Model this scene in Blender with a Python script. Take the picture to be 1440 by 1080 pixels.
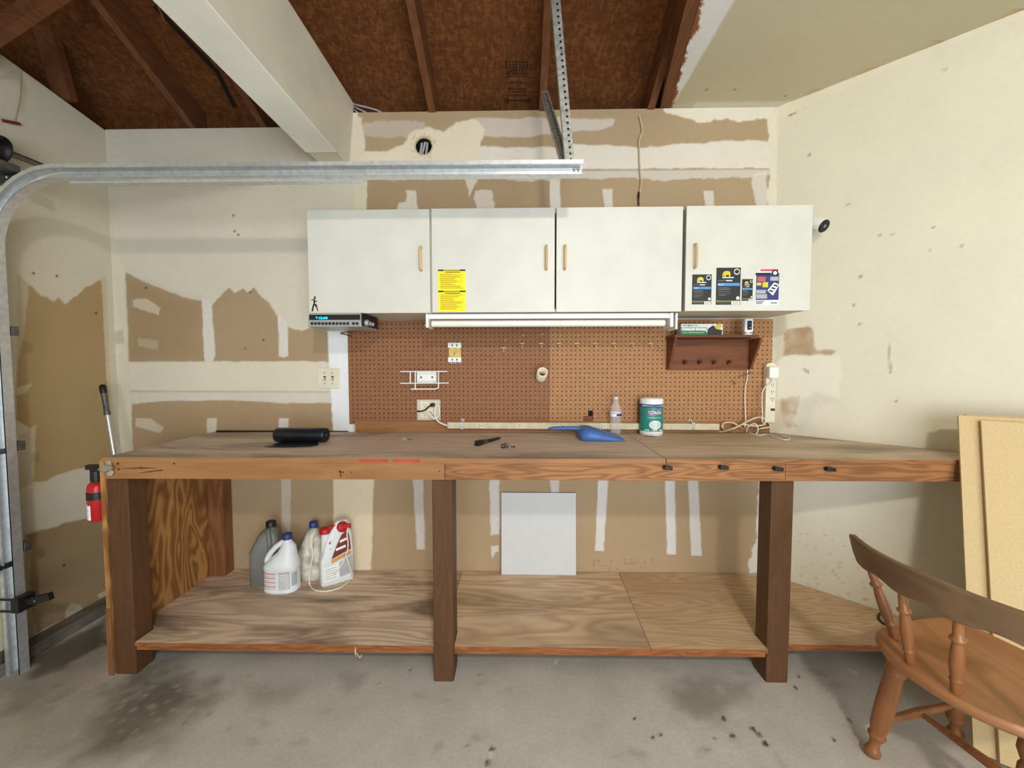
import bpy, bmesh, math, random
import numpy as np
from mathutils import Vector, Matrix
random.seed(7)
rng = np.random.default_rng(5)
for o in list(bpy.data.objects):
    bpy.data.objects.remove(o)
SC = bpy.context.scene
COL = SC.collection
PI = math.pi

# ------------------------------------------------------------ camera
FPX, YAW, PIT, ROL, EYE = 567.82, 0.0188, 0.047, -0.0015, 1.35
_f = Vector((-math.sin(YAW)*math.cos(PIT), math.cos(YAW)*math.cos(PIT), -math.sin(PIT)))
_r0 = Vector((math.cos(YAW), math.sin(YAW), 0)); _u0 = _r0.cross(_f)
_r = _r0*math.cos(ROL) + _u0*math.sin(ROL)
_u = _u0*math.cos(ROL) - _r0*math.sin(ROL)
cam = bpy.data.cameras.new('camera'); co = bpy.data.objects.new('camera', cam); COL.objects.link(co)
cam.sensor_fit = 'HORIZONTAL'; cam.sensor_width = 36; cam.lens = FPX/1440*36
cam.clip_start = 0.02
m = Matrix((( _r.x, _u.x, -_f.x, 0), (_r.y, _u.y, -_f.y, 0), (_r.z, _u.z, -_f.z, EYE), (0, 0, 0, 1)))
co.matrix_world = m
SC.camera = co
def P(px, py, ax, val):
    d = _f + _r*((px-720)/FPX) + _u*((540-py)/FPX)
    o = Vector((0, 0, EYE)); i = 'XYZ'.index(ax)
    return o + d*((val-o[i])/d[i])

# ------------------------------------------------------------ world, lights, exposure
w = bpy.data.worlds.new('daylight'); SC.world = w; w.use_nodes = True
bg = w.node_tree.nodes['Background']; bg.inputs[0].default_value = (0.80, 0.90, 1.0, 1); bg.inputs[1].default_value = 0.5
def area(name, loc, target, sx, sy, power, color):
    l = bpy.data.lights.new(name, 'AREA'); l.shape = 'RECTANGLE'; l.size = sx; l.size_y = sy; l.energy = power; l.color = color
    o = bpy.data.objects.new(name, l); COL.objects.link(o); o.location = loc
    o.rotation_euler = (Vector(target)-Vector(loc)).to_track_quat('-Z', 'Y').to_euler(); return o
area('ceiling_lamp', (0.52, -1.35, 2.74), (0.5, 0.3, 0.8), 0.24, 0.24, 58, (1.0, 0.93, 0.80))
area('open_doorway_daylight', (0.9, -2.58, 1.08), (0.2, 2.0, 0.9), 3.0, 2.1, 122, (0.83, 0.93, 1.0))
SC.view_settings.view_transform = 'Standard'; SC.view_settings.look = 'None'
SC.view_settings.gamma = 1; SC.view_settings.use_curve_mapping = False
SC.view_settings.exposure = 0.29

# ------------------------------------------------------------ helpers
def lin(c):
    return tuple(((x/255)/12.92 if x/255 <= .04045 else ((x/255+.055)/1.055)**2.4) for x in c)
def L4(c): return lin(c)+(1,)

class MB:
    def __init__(s): s.v=[]; s.f=[]; s.m=[]; s.sm=[]
    def add(s, vs, fs, mat=0, smooth=False):
        b=len(s.v); s.v += [tuple(v) for v in vs]
        for f in fs: s.f.append([i+b for i in f]); s.m.append(mat); s.sm.append(smooth)
        return s
    def box(s, x0,x1,y0,y1,z0,z1, mat=0):
        vs=[(x,y,z) for x in(x0,x1) for y in(y0,y1) for z in(z0,z1)]
        return s.add(vs,[(0,1,3,2),(4,6,7,5),(0,4,5,1),(2,3,7,6),(0,2,6,4),(1,5,7,3)],mat)
    def obox(s, c, ax, ay, az, mat=0):
        c=Vector(c);ax=Vector(ax);ay=Vector(ay);az=Vector(az)
        vs=[c+ax*i+ay*j+az*k for i in(-1,1) for j in(-1,1) for k in(-1,1)]
        return s.add(vs,[(0,1,3,2),(4,6,7,5),(0,4,5,1),(2,3,7,6),(0,2,6,4),(1,5,7,3)],mat)
    def bar(s, a, b, wd, th, side=(1,0,0), mat=0):
        a=Vector(a); b=Vector(b); d=(b-a); l=d.length; d.normalize()
        sd=Vector(side); sd=(sd-d*sd.dot(d)).normalized(); n=d.cross(sd)
        return s.obox((a+b)/2, d*l/2, sd*wd/2, n*th/2, mat)
    def prism(s, pts, ext, mat=0):
        n=len(pts); e=Vector(ext); pts=[Vector(p) for p in pts]
        s.add(pts+[p+e for p in pts],[tuple(range(n))[::-1],tuple(range(n,2*n))]+[(i,(i+1)%n,n+(i+1)%n,n+i) for i in range(n)],mat)
        return s
    def rings(s, R, mat=0, smooth=True, cap=True, closed=False):
        n=len(R[0]); vs=[p for r in R for p in r]; fs=[]
        k=len(R)
        for a in range(k if closed else k-1):
            b=(a+1)%k
            for i in range(n):
                j=(i+1)%n; fs.append((a*n+i,a*n+j,b*n+j,b*n+i))
        s.add(vs,fs,mat,smooth)
        if cap and not closed:
            s.add(R[0],[tuple(range(n))[::-1]],mat); s.add(R[-1],[tuple(range(n))],mat)
        return s
    def lathe(s, prof, o, axis=(0,0,1), n=24, mat=0, cap=True, xs=1, ys=1):
        a=Vector(axis).normalized(); t=Vector((1,0,0)) if abs(a.x)<.9 else Vector((0,1,0))
        u=(t-a*t.dot(a)).normalized(); v=a.cross(u); o=Vector(o)
        R=[[o+a*h+(u*math.cos(2*PI*i/n)*xs+v*math.sin(2*PI*i/n)*ys)*r for i in range(n)] for r,h in prof]
        return s.rings(R,mat,True,cap)
    def cyl(s, a, b, r, r2=None, n=16, mat=0):
        a=Vector(a); b=Vector(b); d=b-a
        return s.lathe([(r,0),(r if r2 is None else r2,d.length)],a,d,n,mat)
    def tube(s, pts, r, n=8, mat=0, smooth=6, closed=False):
        pts=[Vector(p) for p in pts]
        if smooth>1 and len(pts)>2:
            q=[]; N=len(pts)
            for i in range(N if closed else N-1):
                p0=pts[(i-1)%N] if (i>0 or closed) else pts[0]; p1=pts[i]; p2=pts[(i+1)%N]; p3=pts[(i+2)%N] if (i+2<N or closed) else pts[-1]
                for k in range(smooth):
                    t=k/smooth; q.append(.5*((2*p1)+(p2-p0)*t+(2*p0-5*p1+4*p2-p3)*t*t+(3*p1-p0-3*p2+p3)*t**3))
            if not closed: q.append(pts[-1])
            pts=q
        R=[]; nrm=None; N=len(pts)
        for i,p in enumerate(pts):
            if closed: d=(pts[(i+1)%N]-pts[i-1]).normalized()
            else: d=(pts[min(i+1,N-1)]-pts[max(i-1,0)]).normalized()
            if nrm is None:
                t=Vector((0,0,1)) if abs(d.z)<.9 else Vector((1,0,0)); nrm=(t-d*t.dot(d)).normalized()
            else: nrm=(nrm-d*nrm.dot(d)).normalized()
            bn=d.cross(nrm); rr=r[i*len(r)//N] if isinstance(r,(list,tuple)) else r
            R.append([p+(nrm*math.cos(2*PI*k/n)+bn*math.sin(2*PI*k/n))*rr for k in range(n)])
        return s.rings(R,mat,True,True,closed)
    def loft(s, secs, o, n=32, mat=0, rot=0, smooth=True):
        R=[]; o=Vector(o); cr,sr=math.cos(rot),math.sin(rot)
        for cx,cy,z,rx,ry,e in secs:
            ring=[]
            for i in range(n):
                t=2*PI*i/n; c,si=math.cos(t),math.sin(t)
                x=cx+rx*math.copysign(abs(c)**(2/e),c); y=cy+ry*math.copysign(abs(si)**(2/e),si)
                ring.append(o+Vector((x*cr-y*sr,x*sr+y*cr,z)))
            R.append(ring)
        return s.rings(R,mat,smooth,True)
    def sphere(s, c, r, mat=0, n=12, sc=(1,1,1)):
        R=[]
        for j in range(1,n):
            a=PI*j/n; R.append([Vector(c)+Vector((r*sc[0]*math.sin(a)*math.cos(2*PI*i/n),r*sc[1]*math.sin(a)*math.sin(2*PI*i/n),-r*sc[2]*math.cos(a))) for i in range(n)])
        return s.rings(R,mat,True,True)
    def text(s, st, o, right, up, h, mat=0, width=None, warp=None, align='CENTER', ext=0.0003, bold=False):
        cu=bpy.data.curves.new('t','FONT'); cu.body=st; cu.size=1; cu.align_x=align; cu.resolution_u=2
        if bold: cu.offset=.03
        ob=bpy.data.objects.new('t',cu); me=ob.to_mesh()
        vs=[v.co.copy() for v in me.vertices]; fs=[tuple(p.vertices) for p in me.polygons]
        ob.to_mesh_clear(); bpy.data.objects.remove(ob); bpy.data.curves.remove(cu)
        if not vs: return s
        ys=[v.y for v in vs]; xs=[v.x for v in vs]; hh=max(ys)-min(ys); k=h/hh; kx=k
        if width: kx=width/(max(xs)-min(xs))
        o=Vector(o); right=Vector(right); up=Vector(up); n=right.cross(up)
        out=[]
        for v in vs:
            x=v.x*kx; y=(v.y-min(ys))*k
            out.append(warp(x,y) if warp else o+right*x+up*y+n*ext)
        return s.add(out,fs,mat)
    def build(s, name, mats, parent=None, bevel=0, loc=(0,0,0)):
        me=bpy.data.meshes.new(name); L=Vector(loc)
        me.from_pydata([tuple(Vector(v)-L) for v in s.v],[],s.f)
        mats=mats if isinstance(mats,(list,tuple)) else [mats]
        for mm in mats: me.materials.append(mm)
        me.polygons.foreach_set('material_index',s.m); me.polygons.foreach_set('use_smooth',s.sm)
        me.update()
        o=bpy.data.objects.new(name,me); COL.objects.link(o); o.location=L
        if parent is not None:
            o.parent=parent
            pw=Vector((0,0,0)); q=parent
            while q is not None: pw+=q.location; q=q.parent
            o.location=L-pw
        if bevel:
            bm=bmesh.new(); bm.from_mesh(me); bmesh.ops.recalc_face_normals(bm,faces=bm.faces); bm.to_mesh(me); bm.free()
            bv=o.modifiers.new('bevel','BEVEL'); bv.width=bevel; bv.segments=2; bv.limit_method='ANGLE'; bv.angle_limit=math.radians(40)
        else:
            bm=bmesh.new(); bm.from_mesh(me); bmesh.ops.recalc_face_normals(bm,faces=bm.faces); bm.to_mesh(me); bm.free()
        return o
def tag(o,label=None,cat=None,group=None,kind=None):
    if label: o['label']=label
    if cat: o['category']=cat
    if group: o['group']=group
    if kind: o['kind']=kind
    return o
def thing(name,loc,label,cat,group=None,kind=None):
    o=bpy.data.objects.new(name,None); COL.objects.link(o); o.location=loc; o.empty_display_size=.05
    return tag(o,label,cat,group,kind)
def structure(name,mb,mats,label=None,cat=None,parent=None,bevel=0):
    o=mb.build(name,mats,parent,bevel)
    if parent is None: tag(o,label,cat,None,'structure')
    return o

# ------------------------------------------------------------ materials
def mat(name,rgb,rough=.5,metal=0,var=.06,vscale=20,bump=0,trans=0,ior=1.45,spec=.5,emit=None,es=0,stretch=None):
    M=bpy.data.materials.new(name); M.use_nodes=True; nt=M.node_tree; b=nt.nodes['Principled BSDF']
    b.inputs['Roughness'].default_value=rough; b.inputs['Metallic'].default_value=metal; b.inputs['Specular IOR Level'].default_value=spec
    b.inputs['Transmission Weight'].default_value=trans; b.inputs['IOR'].default_value=ior
    b.inputs['Base Color'].default_value=L4(rgb)
    if emit: b.inputs['Emission Color'].default_value=L4(emit); b.inputs['Emission Strength'].default_value=es
    if var or bump:
        tc=nt.nodes.new('ShaderNodeTexCoord'); mp=nt.nodes.new('ShaderNodeMapping'); no=nt.nodes.new('ShaderNodeTexNoise')
        nt.links.new(tc.outputs['Object'],mp.inputs[0]); nt.links.new(mp.outputs[0],no.inputs['Vector'])
        if stretch: mp.inputs['Scale'].default_value=stretch
        no.inputs['Scale'].default_value=vscale; no.inputs['Detail'].default_value=5
        if var:
            mx=nt.nodes.new('ShaderNodeMix'); mx.data_type='RGBA'
            c=lin(rgb); mx.inputs[6].default_value=tuple(max(0,x*(1-var*2)) for x in c)+(1,); mx.inputs[7].default_value=tuple(min(1,x*(1+var*2)) for x in c)+(1,)
            rp=nt.nodes.new('ShaderNodeMapRange'); rp.inputs[1].default_value=.3; rp.inputs[2].default_value=.7
            nt.links.new(no.outputs[0],rp.inputs[0]); nt.links.new(rp.outputs[0],mx.inputs[0]); nt.links.new(mx.outputs[2],b.inputs['Base Color'])
        if bump:
            bp=nt.nodes.new('ShaderNodeBump'); bp.inputs['Strength'].default_value=bump; bp.inputs['Distance'].default_value=.002
            nt.links.new(no.outputs[0],bp.inputs['Height']); nt.links.new(bp.outputs[0],b.inputs['Normal'])
    return M
def wood(name,dark,light,axis='X',ring=9,k=26,rough=.62,fiber=.25,stain=None,stainamt=.0,stscale=2.2,ringamt=.8,spec=.3,al=.12):
    M=bpy.data.materials.new(name); M.use_nodes=True; nt=M.node_tree; N=nt.nodes; Lk=nt.links; b=N['Principled BSDF']
    b.inputs['Roughness'].default_value=rough; b.inputs['Specular IOR Level'].default_value=spec
    tc=N.new('ShaderNodeTexCoord')
    def noise(sc,along,across,det,dist=0):
        mp=N.new('ShaderNodeMapping'); s=[across]*3; s['XYZ'.index(axis)]=along; mp.inputs['Scale'].default_value=s
        no=N.new('ShaderNodeTexNoise'); no.inputs['Scale'].default_value=sc; no.inputs['Detail'].default_value=det; no.inputs['Distortion'].default_value=dist
        Lk.new(tc.outputs['Object'],mp.inputs[0]); Lk.new(mp.outputs[0],no.inputs['Vector']); return no.outputs[0]
    def math_(op,a,bv):
        n=N.new('ShaderNodeMath'); n.operation=op
        for i,x in enumerate((a,bv)):
            if isinstance(x,(int,float)): n.inputs[i].default_value=x
            elif x is not None: Lk.new(x,n.inputs[i])
        return n.outputs[0]
    r=noise(1,ring*al,ring,2,.35)
    sn=math_('SINE',math_('MULTIPLY',r,k*PI),None)
    r1=N.new('ShaderNodeMapRange'); Lk.new(sn,r1.inputs[0]); r1.inputs[1].default_value=-.9; r1.inputs[2].default_value=.9; r1.inputs[3].default_value=1-ringamt; r1.inputs[4].default_value=1
    fb=noise(1,7,190,4)
    fac=math_('ADD',math_('MULTIPLY',r1.outputs[0],1-fiber),math_('MULTIPLY',fb,fiber))
    mx=N.new('ShaderNodeMix'); mx.data_type='RGBA'; mx.inputs[6].default_value=L4(dark); mx.inputs[7].default_value=L4(light); Lk.new(fac,mx.inputs[0])
    out=mx.outputs[2]
    if stain:
        st=noise(1,stscale*.55,stscale*1.6,6,.6)
        rp=N.new('ShaderNodeMapRange'); Lk.new(st,rp.inputs[0]); rp.inputs[1].default_value=.46; rp.inputs[2].default_value=.64; rp.inputs[4].default_value=stainamt
        m2=N.new('ShaderNodeMix'); m2.data_type='RGBA'; Lk.new(rp.outputs[0],m2.inputs[0]); Lk.new(out,m2.inputs[6]); m2.inputs[7].default_value=L4(stain); out=m2.outputs[2]
    Lk.new(out,b.inputs['Base Color'])
    bp=N.new('ShaderNodeBump'); bp.inputs['Strength'].default_value=.25; bp.inputs['Distance'].default_value=.001; Lk.new(fac,bp.inputs['Height']); Lk.new(bp.outputs[0],b.inputs['Normal'])
    return M
def attr_mat(name,rough=.85,n1=3,a1=.035,n2=45,a2=.022,bump=.05,spec=.25):
    M=bpy.data.materials.new(name); M.use_nodes=True; nt=M.node_tree; N=nt.nodes; Lk=nt.links; b=N['Principled BSDF']
    b.inputs['Roughness'].default_value=rough; b.inputs['Specular IOR Level'].default_value=spec
    at=N.new('ShaderNodeAttribute'); at.attribute_name='paint'; tc=N.new('ShaderNodeTexCoord'); out=at.outputs['Color']
    last=None
    for sc,am in ((n1,a1),(n2,a2)):
        no=N.new('ShaderNodeTexNoise'); no.inputs['Scale'].default_value=sc; no.inputs['Detail'].default_value=6; no.inputs['Roughness'].default_value=.6
        Lk.new(tc.outputs['Object'],no.inputs['Vector'])
        mr=N.new('ShaderNodeMapRange'); mr.inputs[1].default_value=.3; mr.inputs[2].default_value=.7; mr.inputs[3].default_value=1-am; mr.inputs[4].default_value=1+am
        Lk.new(no.outputs[0],mr.inputs[0])
        vm=N.new('ShaderNodeVectorMath'); vm.operation='SCALE'; Lk.new(out,vm.inputs[0]); Lk.new(mr.outputs[0],vm.inputs['Scale']); out=vm.outputs[0]; last=no
    Lk.new(out,b.inputs['Base Color'])
    bp=N.new('ShaderNodeBump'); bp.inputs['Strength'].default_value=bump; bp.inputs['Distance'].default_value=.002; Lk.new(last.outputs[0],bp.inputs['Height']); Lk.new(bp.outputs[0],b.inputs['Normal'])
    return M
def osb_mat():
    M=bpy.data.materials.new('strand_board'); M.use_nodes=True; nt=M.node_tree; N=nt.nodes; Lk=nt.links; b=N['Principled BSDF']
    b.inputs['Roughness'].default_value=.75; b.inputs['Specular IOR Level'].default_value=.25
    tc=N.new('ShaderNodeTexCoord'); no=N.new('ShaderNodeTexNoise'); no.inputs['Scale'].default_value=5; no.inputs['Detail'].default_value=3
    Lk.new(tc.outputs['Object'],no.inputs['Vector'])
    ad=N.new('ShaderNodeVectorMath'); ad.operation='MULTIPLY_ADD'; Lk.new(no.outputs['Color'],ad.inputs[0]); ad.inputs[1].default_value=(.10,.10,.10); Lk.new(tc.outputs['Object'],ad.inputs[2])
    cols=[]
    for rz,sc in ((.4,(95,30,30)),(-.9,(32,85,40))):
        mp=N.new('ShaderNodeMapping'); mp.inputs['Rotation'].default_value=(0,0,rz); mp.inputs['Scale'].default_value=sc; Lk.new(ad.outputs[0],mp.inputs[0])
        vo=N.new('ShaderNodeTexVoronoi'); vo.inputs['Scale'].default_value=1; Lk.new(mp.outputs[0],vo.inputs['Vector'])
        sp=N.new('ShaderNodeSeparateColor'); Lk.new(vo.outputs['Color'],sp.inputs[0]); cols.append(sp.outputs[0])
    av=N.new('ShaderNodeMath'); av.operation='ADD'; Lk.new(cols[0],av.inputs[0]); Lk.new(cols[1],av.inputs[1])
    cr=N.new('ShaderNodeValToRGB'); e=cr.color_ramp.elements
    e[0].position=.1; e[0].color=L4((88,49,22)); e[1].position=1.0; e[1].color=L4((128,80,40))
    q=cr.color_ramp.elements.new(.55); q.color=L4((104,61,28))
    hv=N.new('ShaderNodeMath'); hv.operation='MULTIPLY'; hv.inputs[1].default_value=.5; Lk.new(av.outputs[0],hv.inputs[0]); Lk.new(hv.outputs[0],cr.inputs[0])
    Lk.new(cr.outputs[0],b.inputs['Base Color'])
    return M
def peg_mat(name,rgb,x0,z0):
    M=mat(name,rgb,.7,0,.05,60); nt=M.node_tree; N=nt.nodes; Lk=nt.links; b=N['Principled BSDF']
    src=b.inputs['Base Color'].links[0].from_socket
    tc=N.new('ShaderNodeTexCoord'); sx=N.new('ShaderNodeSeparateXYZ'); Lk.new(tc.outputs['Object'],sx.inputs[0])
    def mth(op,a,bv=None,c=None):
        n=N.new('ShaderNodeMath'); n.operation=op
        for i,x in enumerate((a,bv,c)):
            if x is None: continue
            if isinstance(x,(int,float)): n.inputs[i].default_value=x
            else: Lk.new(x,n.inputs[i])
        return n.outputs[0]
    def cell(s,off): return mth('SUBTRACT',mth('FRACT',mth('DIVIDE',mth('ADD',s,off),.0254)),.5)
    a=cell(sx.outputs[0],100*.0254-x0); c=cell(sx.outputs[2],100*.0254-z0)
    d=mth('SQRT',mth('ADD',mth('MULTIPLY',a,a),mth('MULTIPLY',c,c)))
    h=mth('LESS_THAN',d,.155)
    mx=N.new('ShaderNodeMix'); mx.data_type='RGBA'; Lk.new(h,mx.inputs[0]); Lk.new(src,mx.inputs[6]); mx.inputs[7].default_value=L4((28,16,10)); Lk.new(mx.outputs[2],b.inputs['Base Color'])
    return M
CREAM=(216,208,192); BROWN=(172,149,119); MUD=(222,216,205); MUDG=(196,186,172); YEL=(222,212,184)
M={}
M['wall']=attr_mat('painted_drywall')
M['concrete']=attr_mat('concrete',.8,4.5,.10,70,.08,.15)
M['beam']=mat('beam_paint',(214,207,190),.6,0,.03,6)
M['osb']=osb_mat()
M['rafter']=wood('rafter_wood',(84,48,28),(120,76,46),'Y',8,16,ringamt=.5)
M['raftdark']=mat('dark_gap',(26,18,14),.9,0,.1)
M['post']=wood('stained_post',(70,44,26),(98,66,40),'Z',14,18,.55,.5,ringamt=.5)
M['fascia']=wood('fascia_fir',(140,94,58),(168,120,76),'X',14,8,.55,.4,(120,80,50),.35,3,.6)
M['fasciaR']=wood('fascia_knotty',(100,58,30),(172,118,72),'X',13,26,.55,.3,(110,70,42),.35,3,.7)
M['top']=wood('worn_top',(176,154,138),(222,202,184),'X',6,20,.6,.5,(120,106,96),.8,2.4,.6)
M['topR']=wood('worn_top_tan',(176,152,128),(218,198,172),'X',6,20,.6,.45,(124,108,94),.7,2.0,.65)
M['shelf']=wood('shelf_ply_dirty',(182,152,128),(236,212,188),'X',6,24,.65,.3,(116,96,80),.85,3.2,.75,al=.16)
M['shelf2']=wood('shelf_ply',(176,140,108),(230,202,168),'X',6,26,.6,.25,(136,110,86),.5,2.0,.65)
M['shelf3']=wood('shelf_ply_tan',(174,138,102),(222,190,152),'X',8,34,.6,.25,(140,112,88),.3,1.6,.6)
M['ply']=wood('side_ply',(128,84,42),(188,138,82),'Z',6,22,.55,.12,(120,78,42),.4,1.6,.95,al=.3)
M['edge']=wood('ply_edge',(108,60,30),(160,100,58),'X',30,12,.6,.4)
M['stud']=wood('stud',(104,64,38),(138,90,54),'Z',10,10)
M['chair']=wood('chair_maple',(132,84,50),(170,118,76),'Y',7,14,.38,.3,ringamt=.5,spec=.5)
M['chairL']=wood('chair_turned',(110,66,36),(150,96,56),'Z',9,10,.35,.25,ringamt=.5,spec=.5)
M['chairB']=wood('chair_rail',(92,68,48),(122,94,68),'Y',9,10,.45,.35,ringamt=.5,spec=.4)
M['mdf']=mat('fibre_board',(206,180,134),.75,0,.035,160,.05)
M['mdfe']=mat('fibre_board_edge',(150,122,84),.85,0,.1,40)
M['white']=mat('white_melamine',(214,212,203),.42,0,.025,7)
M['whitein']=mat('cabinet_carcass',(206,198,180),.6,0,.03,5)
M['wplastic']=mat('white_plastic',(238,238,236),.4,0,.02)
M['cream']=mat('cream_plastic',(228,220,198),.45,0,.03)
M['ivory']=mat('ivory_metal',(214,204,178),.5,0,.06,30)
M['handle']=mat('tan_handle',(206,172,120),.4,0,.05)
M['galv']=mat('galvanised_steel',(214,217,219),.42,.75,.06,45)
M['galvm']=mat('dull_galvanised',(168,168,162),.5,.6,.16,55)
M['crack']=mat('wood_crack',(96,56,32),.8,0,0)
M['galvd']=mat('weathered_steel',(112,112,106),.5,.8,.14,40)
M['steel']=mat('bright_steel',(205,205,205),.28,.9,.05)
M['brass']=mat('brass',(190,162,98),.4,.6,.12,60)
M['hookm']=mat('hook_brass',(226,208,160),.4,.3,.04)
M['black']=mat('black_plastic',(24,24,26),.45,0,.05)
M['dblack']=mat('black_film',(22,26,34),.32,0,.15,30,.3)
M['grey']=mat('grey_plastic',(116,114,110),.5,0,.04)
M['silver']=mat('silver_plastic',(168,170,170),.4,.3,.03)
M['blue']=mat('blue_plastic',(70,116,188),.42,0,.04)
M['navy']=mat('navy_cap',(44,58,120),.45,0,.04)
M['red']=mat('red_plastic',(178,30,28),.4,0,.06)
M['extred']=mat('extinguisher_red',(180,26,34),.3,0,.03)
M['jug']=mat('white_jug',(226,228,230),.4,0,.02)
M['djug']=mat('stained_jug',(208,202,186),.5,0,.22,22)
M['yellow']=mat('yellow_label',(250,232,20),.5,0,.01)
M['ink']=mat('ink',(36,32,20),.6,0,.0)
M['olive']=mat('label_print',(190,164,20),.6,0,0)
M['lblack']=mat('label_black',(38,42,42),.45,0,.05)
M['lblue']=mat('label_blue',(84,150,212),.45,0,.03)
M['lnavy']=mat('label_navy',(56,62,122),.45,0,.1,120)
M['lred']=mat('label_red',(206,92,100),.45,0,.05)
M['lyel']=mat('label_gold',(222,200,60),.45,0,.05)
M['lgreen']=mat('label_green',(40,120,72),.5,0,.06)
M['teal']=mat('label_teal',(34,142,128),.4,0,.08,25)
M['ltgrey']=mat('label_grey',(176,176,180),.5,0,.04)
M['maroon']=mat('label_maroon',(120,44,30),.45,0,.06)
M['tan']=mat('label_tan',(206,160,90),.45,0,.06)
M['lwhite']=mat('label_white',(240,240,238),.5,0,.01)
M['cyan']=mat('display',(10,150,160),.4,0,0,emit=(0,215,225),es=1.6)
M['tube']=mat('lamp_tube',(236,236,230),.25,0,.01)
M['cord']=mat('white_cord',(232,226,214),.5,0,.02)
M['bcord']=mat('beige_cord',(214,200,172),.5,0,.03)
M['tcable']=mat('tan_cable',(196,176,142),.5,0,.04)
M['shelfw']=wood('brown_shelf',(92,52,30),(128,78,48),'X',10,10,.6,.4)
M['clear']=mat('clear_plastic',(244,248,250),.08,0,0); M['clear'].node_tree.nodes['Principled BSDF'].inputs['Alpha'].default_value=.2
M['clearcap']=mat('clear_cap',(206,208,208),.2,0,0)
M['panel']=mat('white_panel',(206,206,206),.45,0,.01)
M['door']=mat('garage_door_paint',(206,196,168),.5,0,.02)
M['curb']=mat('curb_concrete',(104,98,88),.85,0,.2,9,.4)
M['hole']=mat('hole_dark',(22,14,10),.95,0,.1)
M['pipe']=mat('pvc_pipe',(226,214,186),.45,0,.02)
M['stamp']=mat('stamp_ink',(52,30,16),.8,0,0)
M['redpaint']=mat('red_mark',(176,70,44),.7,0,.1)
M['plaster']=mat('torn_paper',(226,222,212),.85,0,.06,30)
M['insul']=mat('mud_strip',(218,212,200),.85,0,.04,20)

# ------------------------------------------------------------ painted grid surfaces
_lat=rng.random((256,256))
def vnoise(a,b):
    i=np.floor(a).astype(int); j=np.floor(b).astype(int); u=a-i; v=b-j; u=u*u*(3-2*u); v=v*v*(3-2*v)
    g=lambda p,q:_lat[p%256,q%256]
    return (g(i,j)*(1-u)*(1-v)+g(i+1,j)*u*(1-v)+g(i,j+1)*(1-u)*v+g(i+1,j+1)*u*v)*2-1
def fnoise(a,b,s): return vnoise(a*s,b*s)*.6+vnoise(a*s*2.3+17,b*s*2.3+5)*.3+vnoise(a*s*5.1+3,b*s*5.1+9)*.2
def sdist(A,B,poly):
    d=np.full(A.shape,1e9); ins=np.zeros(A.shape,bool); n=len(poly)
    for k in range(n):
        x0,y0=poly[k]; x1,y1=poly[(k+1)%n]; ex,ey=x1-x0,y1-y0
        t=np.clip(((A-x0)*ex+(B-y0)*ey)/(ex*ex+ey*ey+1e-12),0,1)
        d=np.minimum(d,np.hypot(A-x0-t*ex,B-y0-t*ey))
        if abs(ey)>1e-12:
            c=((y0>B)!=(y1>B))&(A<ex*(B-y0)/ey+x0); ins^=c
    return np.where(ins,-d,d)
class Surf:
    def __init__(s,us,vs,fn,base):
        s.us=np.array(us); s.vs=np.array(vs); s.A,s.B=np.meshgrid(s.us,s.vs); s.fn=fn
        s.c=np.ones(s.A.shape+(3,))*np.array(lin(base))
    def lay(s,poly,rgb,soft=.004,noise=.007,ns=22,op=1.0,mot=0.0):
        p=np.array(poly); pad=soft+noise+.01
        iu=np.where((s.us>p[:,0].min()-pad)&(s.us<p[:,0].max()+pad))[0]; iv=np.where((s.vs>p[:,1].min()-pad)&(s.vs<p[:,1].max()+pad))[0]
        if getattr(s,'full',0): iu=np.arange(len(s.us)); iv=np.arange(len(s.vs))
        if len(iu)<1 or len(iv)<1: return
        sl=(slice(iv[0],iv[-1]+1),slice(iu[0],iu[-1]+1)); A=s.A[sl]; B=s.B[sl]
        d=sdist(A,B,[tuple(q) for q in poly])+noise*fnoise(A,B,ns)
        k=np.clip(.5-d/(2*soft),0,1); k=k*k*(3-2*k)*op
        if mot: k=k*np.clip(1-mot*(.5+fnoise(A+7,B,ns*.6)),0,1)
        s.c[sl]=s.c[sl]*(1-k[...,None])+np.array(lin(rgb))*k[...,None]
    def dot(s,u,v,r,rgb,op=1):
        s.lay([(u+r*math.cos(a),v+r*math.sin(a)) for a in np.linspace(0,2*PI,9)[:-1]],rgb,.004,.002,60,op)
    def build(s,name,M_,cut=None,loc=(0,0,0)):
        nv,nu=s.A.shape; pts=s.fn(s.A.ravel(),s.B.ravel())
        idx=np.arange(nv*nu).reshape(nv,nu)
        q=np.stack([idx[:-1,:-1],idx[:-1,1:],idx[1:,1:],idx[1:,:-1]],-1).reshape(-1,4)
        if cut is not None:
            ca=(s.A[:-1,:-1]+s.A[1:,1:])/2; cb=(s.B[:-1,:-1]+s.B[1:,1:])/2; q=q[~cut(ca,cb).ravel()]
        me=bpy.data.meshes.new(name); me.vertices.add(nv*nu); me.vertices.foreach_set('co',pts.astype('f').ravel())
        me.loops.add(len(q)*4); me.loops.foreach_set('vertex_index',q.astype('i').ravel())
        me.polygons.add(len(q)); me.polygons.foreach_set('loop_start',(np.arange(len(q))*4).astype('i')); 
        me.update(); me.validate()
        at=me.color_attributes.new('paint','FLOAT_COLOR','POINT'); c4=np.ones((nv*nu,4),'f'); c4[:,:3]=s.c.reshape(-1,3); at.data.foreach_set('color',c4.ravel())
        me.materials.append(M_)
        o=bpy.data.objects.new(name,me); COL.objects.link(o); return o

YB, XC, XL, SD, ZC = 2.296, 1.416, -2.333, 3.712, 2.756
HB = 0.967          # bench top height
YF = 1.635          # bench front
ZS = 0.1515         # lower shelf top
def bw(pts): return [(lambda q:(q.x,q.z))(P(x,y,'Y',YB)) for x,y in pts]

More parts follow.
